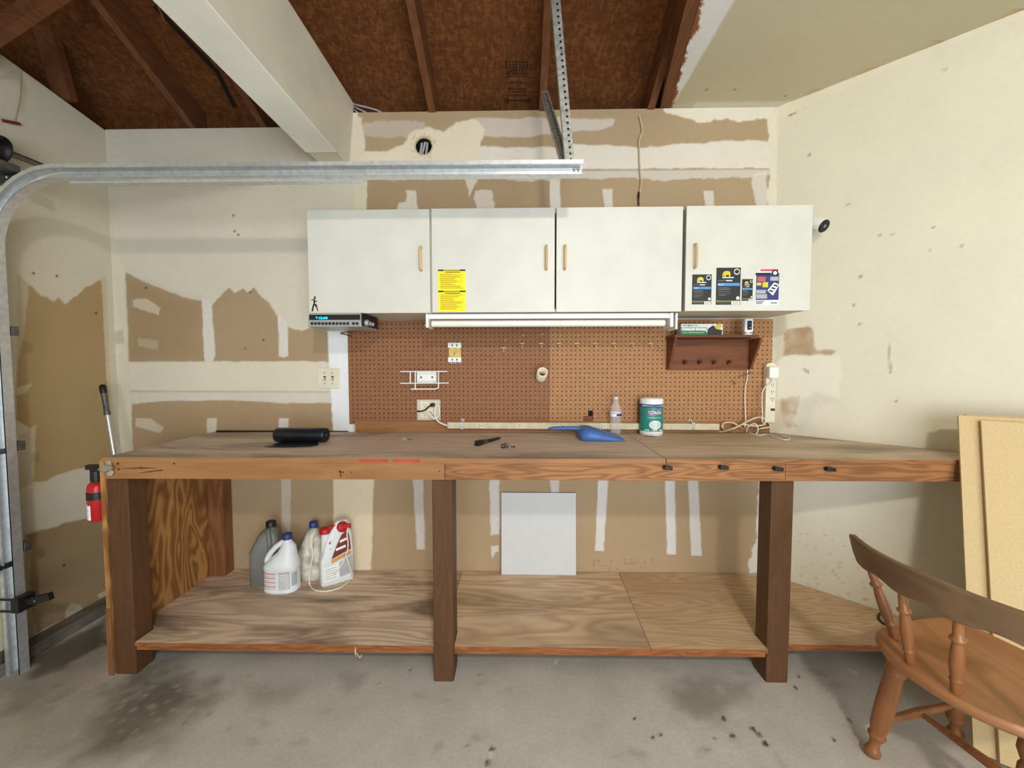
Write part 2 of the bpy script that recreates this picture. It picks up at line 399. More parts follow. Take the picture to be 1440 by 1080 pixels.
# ---- back wall
xs=np.arange(XL,XC+.003,.0062); xs[-1]=XC; zs=np.arange(0,2.756,.0062)
bk=Surf(xs,zs,lambda a,b:np.stack([a,np.full_like(a,YB),b],-1),CREAM)
R=bk.lay
def BL(pts,*a,**k): R(bw(pts),*a,**k)
# upper right field of bare drywall paper with compound bands
BL([(502,135),(1086,135),(1086,292),(510,300)],BROWN,.004,.004)
BL([(505,172),(560,170),(598,170),(602,190),(575,192),(530,193),(508,190)],MUDG,.006,.012,op=.75)
BL([(668,166),(780,166),(845,166),(864,168),(862,178),(840,183),(800,186),(760,190),(700,194),(674,193)],(206,196,186),.005,.012,18,.85)
BL([(498,212),(560,212),(600,205),(680,206),(760,208),(800,203),(900,207),(960,203),(1060,197),(1086,200),(1086,236),(498,241)],(222,214,200),.005,.01,15)
BL([(500,242),(1086,237),(1083,246),(1040,250),(980,251),(930,253),(870,248),(850,252),(800,249),(760,254),(700,252),(640,251),(560,253),(500,252)],(208,198,184),.004,.012,20,.9)
BL([(500,240.4),(1086,236.5),(1086,238.5),(500,242.4)],(170,158,142),.002,.001)
BL([(570,205),(576,186),(600,178),(625,182),(640,170),(664,166),(683,180),(678,205),(672,236),(505,238),(500,218),(540,214)],(224,214,190),.006,.02,12)
BL([(498,165),(508,166),(513,185),(512,215),(498,240)],(218,208,186),.005,.01)
BL([(571,268),(585,268),(588,297),(556,298),(560,286),(571,284)],(220,212,198),.003,.006,40)
BL([(668,268),(692,268),(696,294),(672,294),(666,278)],(218,208,196),.003,.008,40,.9)
BL([(654,249),(674,249),(668,262),(660,276),(657,262)],(216,208,196),.003,.008,40,.9)
BL([(773,253),(788,253),(788,293),(774,293)],(216,208,198),.003,.003,40)
BL([(847,266),(861,266),(862,292),(850,292)],(216,208,198),.003,.004,40,.9)
BL([(989,268),(1003,268),(1005,290),(992,290)],(216,208,198),.003,.004,40,.85)
BL([(1058,246),(1078,240),(1080,292),(1064,290),(1060,270)],(214,206,194),.004,.012,25,.85)
BL([(932,146),(1090,146),(1090,166),(1040,170),(1010,168),(985,173),(965,166),(945,161),(934,156)],(222,214,198),.004,.012,30)
BL([(1080,160),(1092,160),(1092,300),(1078,296),(1082,240),(1080,200)],(222,214,192),.004,.01,30)
BL([(498,252),(517,252),(515,299),(498,299)],(222,214,190),.003,.006,30)
# upper left and middle left
BL([(176,382),(205,398),(232,408),(262,419),(283,423),(298,430),(312,414),(322,404),(330,412),(342,405),(348,412),(357,404),(367,417),(378,426),(388,442),(395,450),(405,459),(415,463),(425,465),(435,461),(440,458),(462,466),(462,509),(181,509)],BROWN,.004,.005,30)
BL([(181,395),(280,425),(280,500),(182,505)],(156,126,88),.06,.03,6,.4)
BL([(283,418),(298,428),(302,480),(303,499),(298,510),(288,510),(287,490)],(220,214,204),.004,.005)
BL([(391,443),(405,455),(405,500),(399,503),(392,501)],(222,216,208),.003,.004)
BL([(187,421),(205,420),(226,433),(223,443),(205,437),(186,431)],(204,190,168),.003,.005,30,.95)
BL([(195,475),(222,480),(222,492),(194,487)],(190,172,146),.004,.007,30,.7)
BL([(181,509),(459,508),(463,551),(183,551)],(224,214,196),.006,.006)
BL([(183,551),(464,551),(466,565),(420,566),(340,562),(260,563),(186,568)],(218,210,196),.004,.006)
BL([(183,549.5),(464,550),(464,551.6),(183,551.2)],(176,164,148),.002,.001,op=.8)
BL([(185,568),(230,564),(300,563),(350,564),(400,567),(468,567),(470,640),(187,640)],(174,148,116),.004,.005,26)
BL([(192,588),(212,589),(230,601),(226,609),(207,604),(191,599)],(206,192,172),.003,.005,30)
BL([(291,588),(305,588),(305,610),(291,610)],(214,204,188),.003,.003)
BL([(392,588),(406,588),(406,610),(392,610)],(222,216,208),.003,.003)
BL([(459,440),(495,440),(497,640),(470,640),(466,566)],(238,240,242),.004,.005,30)
BL([(148,180),(154,330),(176,382),(181,509),(187,640),(160,640),(150,400)],(222,214,192),.008,.008,20,.8)
BL([(150,470),(172,465),(174,482),(156,486)],(170,156,134),.01,.01,20,.5)
BL([(470,188),(490,220),(470,232),(300,230),(200,225)],(200,188,164),.05,.03,6,.35)
for x,y in ((328,303),(330,325),(335,330),(370,478),(352,411),(345,490),(205,405)): 
    q=P(x,y,'Y',YB); bk.dot(q.x,q.z,.006,(70,58,46))
# below the bench
BL([(200,660),(1072,660),(1072,830),(200,830)],(172,147,116),.005,.004)
BL([(468,660),(526,660),(524,740),(522,812),(470,812)],(224,206,178),.004,.006,18)
BL([(396,660),(409,660),(408,770),(396,770)],(196,182,164),.003,.003)
BL([(580,660),(594,660),(598,773),(586,772)],(208,200,194),.003,.004)
BL([(688,660),(702,660),(702,752),(690,752)],(208,200,194),.003,.004)
BL([(690,768),(700,767),(701,775),(696,778),(692,790),(691,778)],(208,200,194),.003,.005,40)
BL([(774,660),(787,660),(786,694),(774,694)],(204,196,188),.003,.004)
BL([(842,660),(856,660),(849,775),(837,774)],(212,206,202),.003,.003)
BL([(935,660),(948,660),(951,780),(938,779)],(214,208,204),.003,.003)
BL([(967,660),(981,660),(987,782),(972,781)],(214,208,204),.003,.003)
BL([(1068,660),(1092,660),(1092,820),(1050,820),(1055,780),(1063,765),(1064,720)],(216,210,200),.003,.014,30)
for i in range(26):
    q=P(random.uniform(830,920),random.uniform(786,803),'Y',YB); bk.dot(q.x,q.z,.004,(110,84,58),.7)
hc=P(595.5,205,'Y',YB)
for i in range(26):
    a=random.uniform(0,2*PI); r=random.uniform(.05,.075); bk.dot(hc.x+r*math.cos(a),hc.z+r*math.sin(a),.006,(190,160,112),.5)
o=bk.build('wall_back',M['wall'],cut=lambda a,b:(np.hypot(a-hc.x,b-hc.z)<.047)|((a<-.99)&(b>2.68)))
tag(o,'back wall of half finished drywall with brown paper and white compound bands','wall',None,'structure')
wallback=o
s=MB(); n=28
R0=[[(hc.x+r*math.cos(2*PI*i/n)*(1+.02*math.sin(5*i)),y,hc.z+r*math.sin(2*PI*i/n)) for i in range(n)] for r,y in ((.054,YB-.0006),(.047,YB-.001),(.046,YB+.012),(.045,YB+.10))]
s.rings(R0[:3],0,True,False); s.rings(R0[2:],1,True,False); s.add(R0[-1],[tuple(range(n))],1)  # sleeve past the rim and back coloured near black as painted inner shade
s.build('hole_rim',[M['mdf'],M['hole']],wallback)
tag(wallback.children[0],'round hole cut in the drywall, dark inside')

# ---- left wall (garage door side)
lw=Surf(np.concatenate([np.arange(-2.6,1.7,.2),np.arange(1.7,YB+.004,.0055)]),np.concatenate([[0,.02,.04],np.arange(.052,2.80,.0055)]),lambda a,b:np.stack([np.full_like(a,XL),a,np.minimum(b,2.673+.17*np.clip(YB-a,0,9))],-1),(212,204,184))
lw.us[-1]=YB; lw.A,lw.B=np.meshgrid(lw.us,lw.vs)
def LW(pts): return [(lambda q:(q.y,q.z))(P(x,y,'X',XL)) for x,y in pts]
def LL(pts,*a,**k): lw.lay(LW(pts),*a,**k)
LL([(25,385),(42,402),(46,430),(34,480),(30,520),(24,520)],(196,184,158),.005,.008)
LL([(40,402),(45,402),(58,416),(76,423),(82,417),(92,427),(120,405),(143,392),(147,470),(152,560),(160,640),(140,655),(110,660),(80,668),(65,676),(46,678),(46,640),(40,600),(22,590),(24,520),(34,470)],(176,150,108),.004,.006,25)
LL([(143,392),(149,388),(156,560),(152,560),(147,470)],(206,192,162),.004,.004)
LL([(22,545),(46,539),(36,552),(24,556)],(200,186,156),.003,.004)
LL([(26,612),(50,599),(50,640),(46,678),(26,690)],(200,188,160),.003,.008,25)
LL([(36,752),(60,745),(100,735),(160,722),(160,838),(37,897)],(160,136,102),.005,.012,12)
LL([(36,750),(44,770),(42,850),(48,870),(54,888),(37,898)],(186,172,142),.004,.008,25)
LL([(92,858),(100,848),(112,850),(116,856),(104,866),(93,872)],(196,182,152),.003,.005)
LL([(137,836),(160,824),(160,834),(140,842)],(196,182,152),.003,.005)
LL([(0,110),(25,95),(40,130),(30,160),(28,120),(20,110)],(180,170,146),.008,.01,25,.5)
for x,y in ((47,384),(80,388),(135,440),(90,795)):
    q=P(x,y,'X',XL); lw.dot(q.y,q.z,.006,(50,42,32))
o=lw.build('wall_left',M['wall'])
tag(o,'left wall beside the garage door with brown patches of bare drywall','wall',None,'structure')

# ---- diagonal right wall : parameter t along (1,-1)/sqrt2 from the corner
q2=math.sqrt(.5)
tt=np.concatenate([np.arange(0,1.6,.008),np.arange(1.6,6.2,.1)])
dw=Surf(tt,np.arange(0,ZC+.008,.008),lambda a,b:np.stack([XC+a*q2,YB-a*q2,np.minimum(b,ZC)],-1),(222,215,195))
def PD(px,py,off=0):
    d=_f+_r*((px-720)/FPX)+_u*((540-py)/FPX); o=Vector((0,0,EYE)); n=Vector((1,1,0)); k=(SD-off*math.sqrt(2)-n.dot(o))/n.dot(d); return o+d*k
def DW(pts):
    out=[]
    for x,y in pts:
        q=PD(x,y); out.append(((q.x-XC)/q2,q.z))
    return out
def DL(pts,*a,**k): dw.lay(DW(pts),*a,**k)
DL([(1089,440),(1102,444),(1112,470),(1106,600),(1089,612)],(214,202,176),.01,.012,20,.8)
DL([(1100,500),(1183,499),(1183,545),(1180,560),(1150,552),(1128,562),(1108,566),(1092,560),(1092,510)],(230,224,206),.008,.01,20)
DL([(1102,470),(1106,463),(1140,459),(1144,468),(1146,486),(1150,491),(1177,493),(1170,498),(1130,499),(1102,500)],(172,142,110),.004,.010,28,.95,mot=.35)
DL([(1098,560),(1124,558),(1122,580),(1116,592),(1122,600),(1108,604),(1100,590)],(184,156,126),.005,.010,30,.9,mot=.7)
DL([(1128,566),(1150,552),(1180,562),(1184,572),(1150,570),(1135,600),(1120,610)],(210,204,192),.02,.02,20,.6)
DL([(1094,150),(1440,14),(1440,22),(1250,98),(1150,142),(1118,158),(1105,168),(1094,166)],(226,218,196),.006,.006,25)
DL([(1108,162),(1134,151),(1120,158),(1112,163)],(120,108,90),.003,.003,op=.8)
DL([(1089,160),(1096,166),(1100,190),(1094,230),(1098,260),(1095,290),(1089,300)],(224,216,190),.004,.008,30)
for x,y,r in ((1138,218,.008),(1312,320,.006),(1237,331,.007),(1255,330,.005),(1352,346,.007),(1210,389,.008),(1201,429,.007),(1209,456,.007),(1252,523,.006),(1260,564,.006),(1307,352,.004)):
    q=PD(x,y); dw.dot((q.x-XC)/q2,q.z,r*.8,(96,84,66),.8)
for i in range(60):
    q=PD(random.uniform(1115,1240),random.uniform(740,845)); dw.dot((q.x-XC)/q2,q.z,random.uniform(.003,.007),(170,162,150),.6)
for pts in ([(1129,517),(1137,521),(1138,527),(1130,521)],[(1320,96),(1331,97),(1330,99)],[(1249,470),(1254,520),(1250,520)],[(1190,287),(1200,285),(1190,290)]):
    DL(pts,(150,138,118),.003,.003,op=.7)
o=dw.build('wall_right',M['wall'])
tag(o,'diagonal right wall painted pale yellow with torn patches near the corner','wall',None,'structure')

# ---- flat ceiling with torn strip
XE=.832
ca=np.concatenate([np.arange(XE-.01,1.5,.007),np.arange(1.5,5.2,.15)]); cb_=np.concatenate([np.arange(-2.6,1.2,.1),np.arange(1.2,YB+.1,.007)])
cl=Surf(ca,cb_,lambda a,b:np.stack([a,b,np.full_like(a,ZC)],-1),(196,186,160)); cl.full=True
cl.A=cl.A-.19*(2.29-cl.B)*np.clip(1-(cl.A-XE+.01)/.9,0,1)
ED=lambda y:XE-.01-.19*(2.29-y)
cl.lay([(-.2,-2.6),(XE,-2.6),(XE,1.2),(XE,1.9),(XE,YB),(-.2,YB)],(222,222,220),.004,.003,14)
cl.lay([(-.2,-2.6),(ED(-2.6)+.012,-2.6),(ED(1.5)+.012,1.5),(ED(YB)+.012,YB),(-.2,YB)],(138,84,48),.004,.022,22)
cl.lay([(.95,2.25),(XC+.1,2.25),(XC+.1,2.32),(.95,2.32)],(214,204,180),.008,.01,20)
for x,y in ((994,126),(1033,126),(1104,135)):
    q=P(x,y,'Z',ZC); cl.dot(q.x,q.y,.008,(120,104,80),.8)
o=cl.build('ceiling',M['wall'],cut=lambda a,b:(a+b>SD+.02))
tag(o,'flat tan drywall ceiling at the right with a torn edge','ceiling',None,'structure')
s=MB(); s.prism([(XE,YB+.1,ZC+.004),(5.2,YB+.1,ZC+.004),(5.2,-2.6,ZC+.004),(XE-.93,-2.6,ZC+.004)],(0,0,.012)); structure('ceiling_backing',s,M['mdf'],'board above the flat drywall ceiling','ceiling')

# ---- floor
fl=Surf(np.concatenate([np.arange(-4,-2.4,.2),np.arange(-2.4,2.3,.011),np.arange(2.3,5.3,.25)]),np.concatenate([np.arange(-2.6,.95,.15),np.arange(.95,2.42,.011)]),lambda a,b:np.stack([a,b,np.zeros_like(a)],-1),(196,190,181))
def FF(pts): return [(lambda q:(q.x,q.y))(P(x,y,'Z',0)) for x,y in pts]
def FL(pts,*a,**k): fl.lay(FF(pts),*a,**k)
FL([(-40,1000),(150,955),(290,955),(240,1060),(100,1085),(-40,1085)],(150,141,124),.12,.10,5,.6)
FL([(0,930),(160,880),(160,960),(60,1010),(0,1010)],(122,112,96),.10,.08,5,.7,mot=.15)
FL([(163,952),(210,930),(290,935),(280,985),(250,1010),(210,1050),(150,1075),(90,1075),(130,1040),(150,1000)],(84,80,66),.10,.10,5,.8,mot=.18)
FL([(38,928),(152,868),(165,900),(90,935),(50,950)],(66,58,44),.03,.05,10,.8,mot=.15)
FL([(340,965),(420,960),(410,985),(350,1000)],(140,132,118),.06,.05,8,.6,mot=.15)
FL([(930,965),(990,952),(1065,958),(1060,985),(1000,1005),(950,1000)],(124,118,106),.06,.05,8,.7,mot=.15)
FL([(480,950),(520,945),(500,975),(480,985)],(140,134,124),.03,.03,10,.5)
FL([(200,905),(1060,925),(1060,945),(200,930)],(160,155,148),.06,.03,5,.5)  # shade painted on the floor along the shelf front
FL([(55,985),(120,945),(150,930),(120,965)],(176,164,146),.04,.04,10,.6,mot=.15)
for i in range(90):
    x=random.gauss(220,70); y=random.gauss(985,35); q=P(x,min(max(y,905),1075),'Z',0); fl.dot(q.x,q.y,random.uniform(.006,.014),random.choice([(200,192,178),(80,74,62),(190,182,168)]),.3)
for x,y,r in ((1018,1011,.014),(1029,1034,.012),(1006,1039,.007),(1000,1053,.006),(996,1055,.005),(1059,1025,.014),(1067,1033,.012),(1076,1045,.015),(1078,1047,.013),(1118,967,.010),(1123,951,.009),(692,1053,.013),(686,1073,.012),(918,1037,.010),(928,1033,.008),(892,1011,.008),(675,949,.006),(655,1048,.006),(1194,1013,.009),(1173,1040,.011),(532,961,.006),(577,942,.005)):
    q=P(x,y,'Z',0); fl.dot(q.x,q.y,r*.75,(34,30,28))
for pts in ([(1191,939),(1208,946),(1206,949),(1192,942)],[(778,930),(785,927),(782,934)],[(688,1058),(694,1056),(690,1066)]):
    FL(pts,(216,212,206),.004,.004)
for i in range(60):
    q=P(random.uniform(350,1200),random.uniform(925,1078),'Z',0); a=random.uniform(0,6.3)
    fl.lay([(q.x+.03*math.cos(a+b)*k,q.y+.02*math.sin(a+b)*k) for b,k in ((0,1),(1.6,.5),(3.1,1),(4.7,.4))],random.choice([(134,128,118),(190,184,174)]),.02,.02,25,.4)
o=fl.build('floor',M['concrete'])
tag(o,'stained grey concrete garage floor','floor',None,'structure')

# ---- unseen front wall, added to limit daylight to its open doorway
s=MB(); s.box(-2.7,-.65,-2.72,-2.62,0,4.4); s.box(2.45,6.2,-2.72,-2.62,0,4.4); s.box(-.65,2.45,-2.72,-2.62,2.14,4.4)
structure('wall_front',s,M['beam'],'unseen wall behind the viewpoint, added around the open doorway','wall')
# ---- curb at the foot of the left wall
s=MB(); q0=P(38,927,'Z',0)
s.prism([(XL,1.0,0),(XL+.085,1.0,0),(XL+.085,YB,0),(XL,YB,0)],(0,0,.055))
structure('baseboard_left',s,M['curb'],'low dirty concrete curb along the foot of the left wall','curb',bevel=.006)

# ---- roof: deck, rafters, beam
SL=.47; ZR=2.745
def rz(y,off=0): return ZR+SL*(2.30-y)+off
s=MB()
yr=-.25
for (ya,yb_) in ((2.5,yr),):
    s.prism([(-2.7,ya,rz(ya,.16)),(.86,ya,rz(ya,.16)),(.86,yb_,rz(yb_,.16)),(-2.7,yb_,rz(yb_,.16))],(0,.005,.012))
zt=rz(yr,.16)
s.prism([(-2.7,yr,zt),(.86,yr,zt),(.86,-2.6,zt-SL*2.35),(-2.7,-2.6,zt-SL*2.35)],(0,-.005,.012))  # unseen rear slope, added to keep sky light from leaking in
# printed stamps on the boards
up=Vector((0,1,-SL)).normalized(); rt=Vector((-1,0,0))
def deckpt(px,py):
    d=_f+_r*((px-720)/FPX)+_u*((540-py)/FPX); n=Vector((0,SL,1)); p0=Vector((0,2.30,rz(2.30,.158))); o=Vector((0,0,EYE)); return o+d*(n.dot(p0-o)/n.dot(d))
q=deckpt(728,4); s.text('SD2',q,rt,up,.052,1,ext=-.002); q=deckpt(746,4); s.text('9',q,rt,up,.055,1,ext=-.002)
for i,(py,wd) in enumerate(((86,60),(90,58),(94,60),(98,52),(102,60),(106,56),(115,48),(124,52),(128,40),(133,50))):
    a=deckpt(727-wd/3.6,py); b_=deckpt(727+wd/3.6,py)
    k=7
    for j in range(k):
        u0=a.lerp(b_,(j+.08)/k); u1=a.lerp(b_,(j+random.uniform(.6,.95))/k); s.prism([u0,u1,u1+up*.008,u0+up*.008],(0,0,-.0008),1)
a=deckpt(715,141); b_=deckpt(742,141); s.prism([a-up*.004,b_-up*.004,b_+up*.004,a+up*.004],(0,0,-.0008),1)
for p_,sg in ((a,-1),(b_,1)): s.prism([p_+Vector((sg*.025,0,0)),p_+up*.018,p_-up*.018],(0,0,-.0008),1)
# dark cracks between deck boards
for (x0,y0,x1,y1) in ((217,7,305,100),(305,100,330,150)):
    a=deckpt(x0,y0); b_=deckpt(x1,y1); s.bar(a-Vector((0,0,.004)),b_-Vector((0,0,.004)),.022,.004,(1,0,0),2)
structure('ceiling_deck',s,[M['osb'],M['stamp'],M['raftdark']],'dark orange strand board roof deck above the rafters','ceiling')
s=MB(); s.prism([(-2.62,2.45,2.4),(-2.62,-2.6,2.4),(-2.62,-2.6,4.2),(-2.62,-.25,4.2),(-2.62,2.45,2.85)],(.01,0,0))
s.prism([(-2.62,2.45,2.4),(.86,2.45,2.4),(.86,2.45,2.9),(-2.62,2.45,2.9)],(0,.012,0))
structure('wall_left_gable',s,M['osb'],'strand board gable above the left wall','wall')
rd=Vector((0,-1,SL))
rnames=[(258,-.0,'rafter above the left wall corner, left of the boxed beam'),(360,0,'short visible rafter tight against the left of the boxed beam'),(608,0,'rafter above the round hole in the wall'),(763,0,'rafter beside the perforated track hanger'),(915,0,'rafter next to the flat ceiling')]
for px,_,lb in rnames:
    x=P(px,168,'Y',YB).x; s=MB()
    a=Vector((x,2.44,rz(2.44))); b_=Vector((x,-.2,rz(-.2)))
    s.prism([a+Vector((-.019,0,0)),a+Vector((.019,0,0)),b_+Vector((.019,0,0)),b_+Vector((-.019,0,0))],(0,0,.158))
    structure('rafter',s,M['rafter'],'brown wooden '+lb,'rafter')
s=MB(); s.prism([(ED(2.44)-.052,2.44,ZC+.002),(ED(2.44)+.004,2.44,ZC+.002),(ED(-2.6)+.004,-2.6,ZC+.002),(ED(-2.6)-.052,-2.6,ZC+.002)],(0,0,.2)); structure('ceiling_joist',s,M['rafter'],'rough joist at the torn edge of the flat ceiling','joist')
s=MB(); s.box(.845,.86,-2.6,YB,ZC+.02,4.1); structure('wall_attic',s,M['raftdark'],'attic partition above the ceiling edge, coloured dark as shade','wall')  # near-black colour stands in for the shade in the deep gap
zb=2.462
s=MB(); s.prism([(-1.105,YB-.001,zb),(-.953,YB-.001,zb),(-.918,YB-.001,2.80),(-1.105,YB-.001,2.80)],(0,-4.9,0))
s.box(-1.112,-.951,-2.6,YB-.16,zb-.006,zb,1)
M['beamw']=mat('beam_board',(244,244,236),.55,0,.02,6)  # white underside board, colour brightened for light bounced off the floor
structure('ceiling_beam',s,[M['beam'],M['beamw']],'boxed cream beam crossing the open rafters','beam',bevel=.002)
# gable studs
s=MB(); a=P(93,142,'X',XL-.03); b_=a+Vector((0,-.19,.75)); s.bar(a,b_,.04,.09,(0,1,0)); structure('trim_1',s,M['rafter'],'upright gable stud on top of the left wall','stud')
s=MB(); a=P(-30,62,'X',-2.25); b_=P(70,-4,'X',-2.0); dd=b_-a; b_=a+dd*3.2; a=a-dd*.3; s.bar(a,b_,.04,.07,(0,1,0)); structure('trim_2',s,M['rafter'],'slanting brace at the top left under the roof','brace')

# ------------------------------------------------------------ garage door, track, shaft
g=thing('door_1',(-2.27,1.7,0),'closed garage door edge at far left','garage door',None,'structure')
s=MB(); s.box(-2.315,-2.27,-2.4,1.68,.10,2.1); s.build('panel',M['door'],g,.003)
s=MB(); s.box(-2.315,-2.262,1.68,1.735,.09,2.1); s.build('edge_stile',M['galvd'],g,.002)
s=MB(); s.box(-2.32,-2.25,-2.4,1.735,.0,.10); s.build('bottom_rail',M['galvd'],g,.004)
for z in (.48,.98,1.46):
    s=MB(); s.box(-2.262,-2.245,1.62,1.74,z-.03,z+.03); s.cyl((-2.235,1.60,z),(-2.235,1.70,z),.012); s.build('hinge',M['black' if z<.6 else 'galvd'],g,.002)

YT=1.70
tz=P(400,243,'Y',YT).z; xv=P(33,930,'Y',YT).x; rad=.31
path=[(xv,.0)]+[(xv,z) for z in np.linspace(.2,tz-rad,8)]+[(xv+rad-rad*math.cos(a),tz-rad+rad*math.sin(a)) for a in np.linspace(.12,PI/2,14)]
xe=P(818,240,'Y',YT).x; path+=[(x,tz-(x-xv)*.003) for x in np.linspace(xv+rad+.1,xe,10)]
prof=[(-.028,-.040),(-.028,-.036),(-.024,-.036),(-.024,-.003),(-.012,-.003),(-.006,.001),(.006,.001),(.012,-.003),(.024,-.003),(.024,-.034),(.014,-.038),(.012,-.036),(.012,-.042),(.028,-.042),(.028,.0),(.014,.0),(.008,.004),(-.008,.004),(-.014,.0),(-.028,.0)]
def track(pth):
    s=MB(); Rr=[]
    for i,(x,z) in enumerate(pth):
        a=pth[max(i-1,0)]; b_=pth[min(i+1,len(pth)-1)]; d=Vector((b_[0]-a[0],0,b_[1]-a[1])).normalized(); nn=Vector((-d.z,0,d.x))
        Rr.append([Vector((x,YT+v,z))+nn*u for u,v in prof])
    s.rings(Rr,0,False,True); return s
t=thing('garage_door_track',(xv,YT,0),'galvanised overhead garage door track curving up at left and running across','door track')
track(path[:10]).build('vertical_track',M['galv'],t); track(path[9:23]).build('curved_track',M['galv'],t); track(path[22:]).build('horizontal_track',M['galv'],t)
s=MB(); xa=P(20,250,'Y',YT).x+.25; xb=P(500,250,'Y',YT).x
s.box(xa,xb,YT-.014,YT+.022,tz-.040,tz-.030); s.prism([(xb,YT-.014,tz-.040),(xb,YT-.014,tz-.030),(xb+.04,YT-.014,tz-.030)],(0,.036,0)); s.build('stiffener_angle',M['galv'],t)
def punched(a,b,wd,side,nrm,th=.003,hole=.0055,pitch=.025,mat_h=1):
    s=MB(); a=Vector(a); b=Vector(b); d=(b-a); Ln=d.length; d.normalize(); side=Vector(side); side=(side-d*side.dot(d)).normalized(); n=d.cross(side)
    s.obox((a+b)/2,d*Ln/2,side*wd/2,n*th/2); s.obox((a+b)/2-side*(wd/2)+n*(wd*.35),d*Ln/2,side*th/2,n*wd*.35)
    k=int(Ln/pitch)
    for i in range(k):
        c=a+d*(i+.5)*pitch
        for sg in (-1,1): s.lathe([(hole,0),(hole,.0005)],c+n*sg*(th/2+.0003)-n*.00025+side*.004,n,8,mat_h)
    return s
c0=P(803,236,'Y',YT); top=P(779,-30,'Y',YT+.02)
punched(c0+Vector((0,.012,.0)),top,.036,(1,0,0),None).build('hanger_strap',[M['galvm'],M['black']],t)
c1=deckpt(766,128); c1=Vector((P(766,128,'Y',2.10).x,2.10,P(766,128,'Y',2.10).z))
punched(c0+Vector((-.012,.02,.01)),c1,.034,(1,0,0),None,pitch=.02).build('back_brace',[M['galvm'],M['black']],t)
s=MB(); 
for px in (808,814): 
    q=P(px,238,'Y',YT-.006); s.lathe([(.006,0),(.006,.006),(.003,.008)],q,(0,-1,0),10)
s.build('bolt',M['steel'],t)
for z in (.55,1.0,1.5):
    s=MB(); s.box(XL+.001,xv+.03,YT+.005,YT+.03,z-.02,z+.02); s.box(XL+.001,XL+.006,YT+.005,YT+.07,z-.03,z+.03); s.build('wall_bracket',M['galvd'],t,.001)

t=thing('torsion_shaft',(-2.25,1.7,2.28),'dark torsion shaft with cable drum end poking in above the door track','torsion shaft')
a=P(5,212,'X',-2.23); b_=P(63,235,'X',-2.23); dv=(b_-a).normalized()
s=MB(); s.cyl(a-dv*.3,b_,.0135,n=14); s.build('shaft',M['galvd'],t)
s=MB(); c=a-dv*.035; s.lathe([(.03,-.03),(.055,-.03),(.055,-.022),(.046,-.018),(.046,.012),(.058,.016),(.058,.024),(.026,.03)],c,dv,24); s.build('cable_drum',M['black'],t)
s=MB(); q=P(4,228,'X',-2.23); s.box(-2.30,-2.19,q.y-.06,q.y+.03,q.z-.035,q.z-.005); s.box(-2.30,-2.29,q.y-.06,q.y+.05,q.z-.08,q.z+.03); s.build('bearing_plate',M['galvd'],t,.002)
t0=P(0,243,'Y',1.80); t1=P(52,258,'Y',1.80)
s=punched((XL+.002,1.80,(t0.z+t1.z)/2),(P(52,250,'Y',1.8).x,1.80,(t0.z+t1.z)/2),.042,(0,0,1),None,pitch=.03)
o=s.build('header_angle',[M['galvd'],M['cream']]); tag(o,'dark perforated steel angle behind the bend of the track','bracket')

sn=P(50,842,'Y',YT); t=thing('safety_sensor',(xv+.02,YT,sn.z),'black sensor bracket clamped low on the vertical door track','sensor')
s=MB(); z=sn.z
s.box(xv-.035,xv+.06,YT-.05,YT-.042,z+.018,z+.026); s.box(xv-.035,xv+.06,YT-.05,YT-.042,z-.034,z-.026); s.box(xv+.028,xv+.062,YT-.055,YT+.01,z-.034,z+.03); s.build('clamp',M['black'],t,.002)
s=MB(); s.obox((xv+.115,YT-.02,z+.012),(.052,0,.013),(-.004,0,.015),(0,.012,0)); s.build('arm',M['black'],t,.003)
s=MB(); s.lathe([(.0035,0),(.0035,.003)],(xv+.11,YT-.033,z+.010),(0,-1,0),8); s.build('rivet',M['steel'],t)
s=MB(); c=P(16,172,'X',XL+.01); s.obox(c,(0,.032,.011),(.004,0,0),(0,-.002,.006)); o=s.build('red_tag',M['maroon']); tag(o,'small dark red tag hanging on the left wall','tag')
s=MB(); c=P(22,100,'X',XL+.004); s.tube([c+Vector((0,.02,.02)),P(27,140,'X',XL+.004),P(20,170,'X',XL+.006)],.002); o=s.build('thin_wire',M['tcable']); tag(o,'thin wire curling down the upper left wall above the red tag','wire')
s=MB(); s.tube([P(216,-6,'Y',1.35),P(222,8,'Y',1.35),P(227,20,'Y',1.36),P(231,29,'Y',1.37)],.0025); o=s.build('hanging_copper_wire',M['rafter']); tag(o,'thin copper coloured wire dangling left of the boxed beam','wire')

# ------------------------------------------------------------ workbench
bx0=-1.745; bx1=2.06
wbn=thing('workbench',(0,1.95,0),'long wooden workbench with lower shelf along the back wall','workbench')
def top_sheet(pts,m_): 
    s=MB(); s.prism(pts,(0,0,.020)); 
    return s
z0=HB-.020
seam=P(906,626,'Z',HB).x
s=top_sheet([(bx0,YF,z0),(seam-.0015,YF,z0),(seam-.0015,YB-.003,z0),(bx0-.02,YB-.003,z0)],0)
for x0,x1,zz in ((505,545,645),(552,590,645)):
    a=P(x0,zz,'Y',YF); b_=P(x1,zz,'Y',YF); s.box(a.x,b_.x,YF-.0008,YF,HB-.016,HB-.003,1)
o=s.build('tabletop',[M['top'],M['redpaint'],M['fascia']],wbn,.0015)
for pl in o.data.polygons:
    if abs(pl.normal.z)<.3 and pl.material_index==0: pl.material_index=2
s=top_sheet([(seam+.0015,YF,z0),(bx1,YF,z0),(SD-YF-.006,YF,z0),(SD-YB-.003,YB-.003,z0),(seam+.0015,YB-.003,z0)],0)
o=s.build('tabletop',[M['topR'],M['fasciaR']],wbn,.0015)
for pl in o.data.polygons:
    if abs(pl.normal.z)<.3: pl.material_index=1
zf=.877
fx=[bx0+.005,P(625,660,'Y',YF).x,P(1106,660,'Y',YF).x,SD-YF-.02]
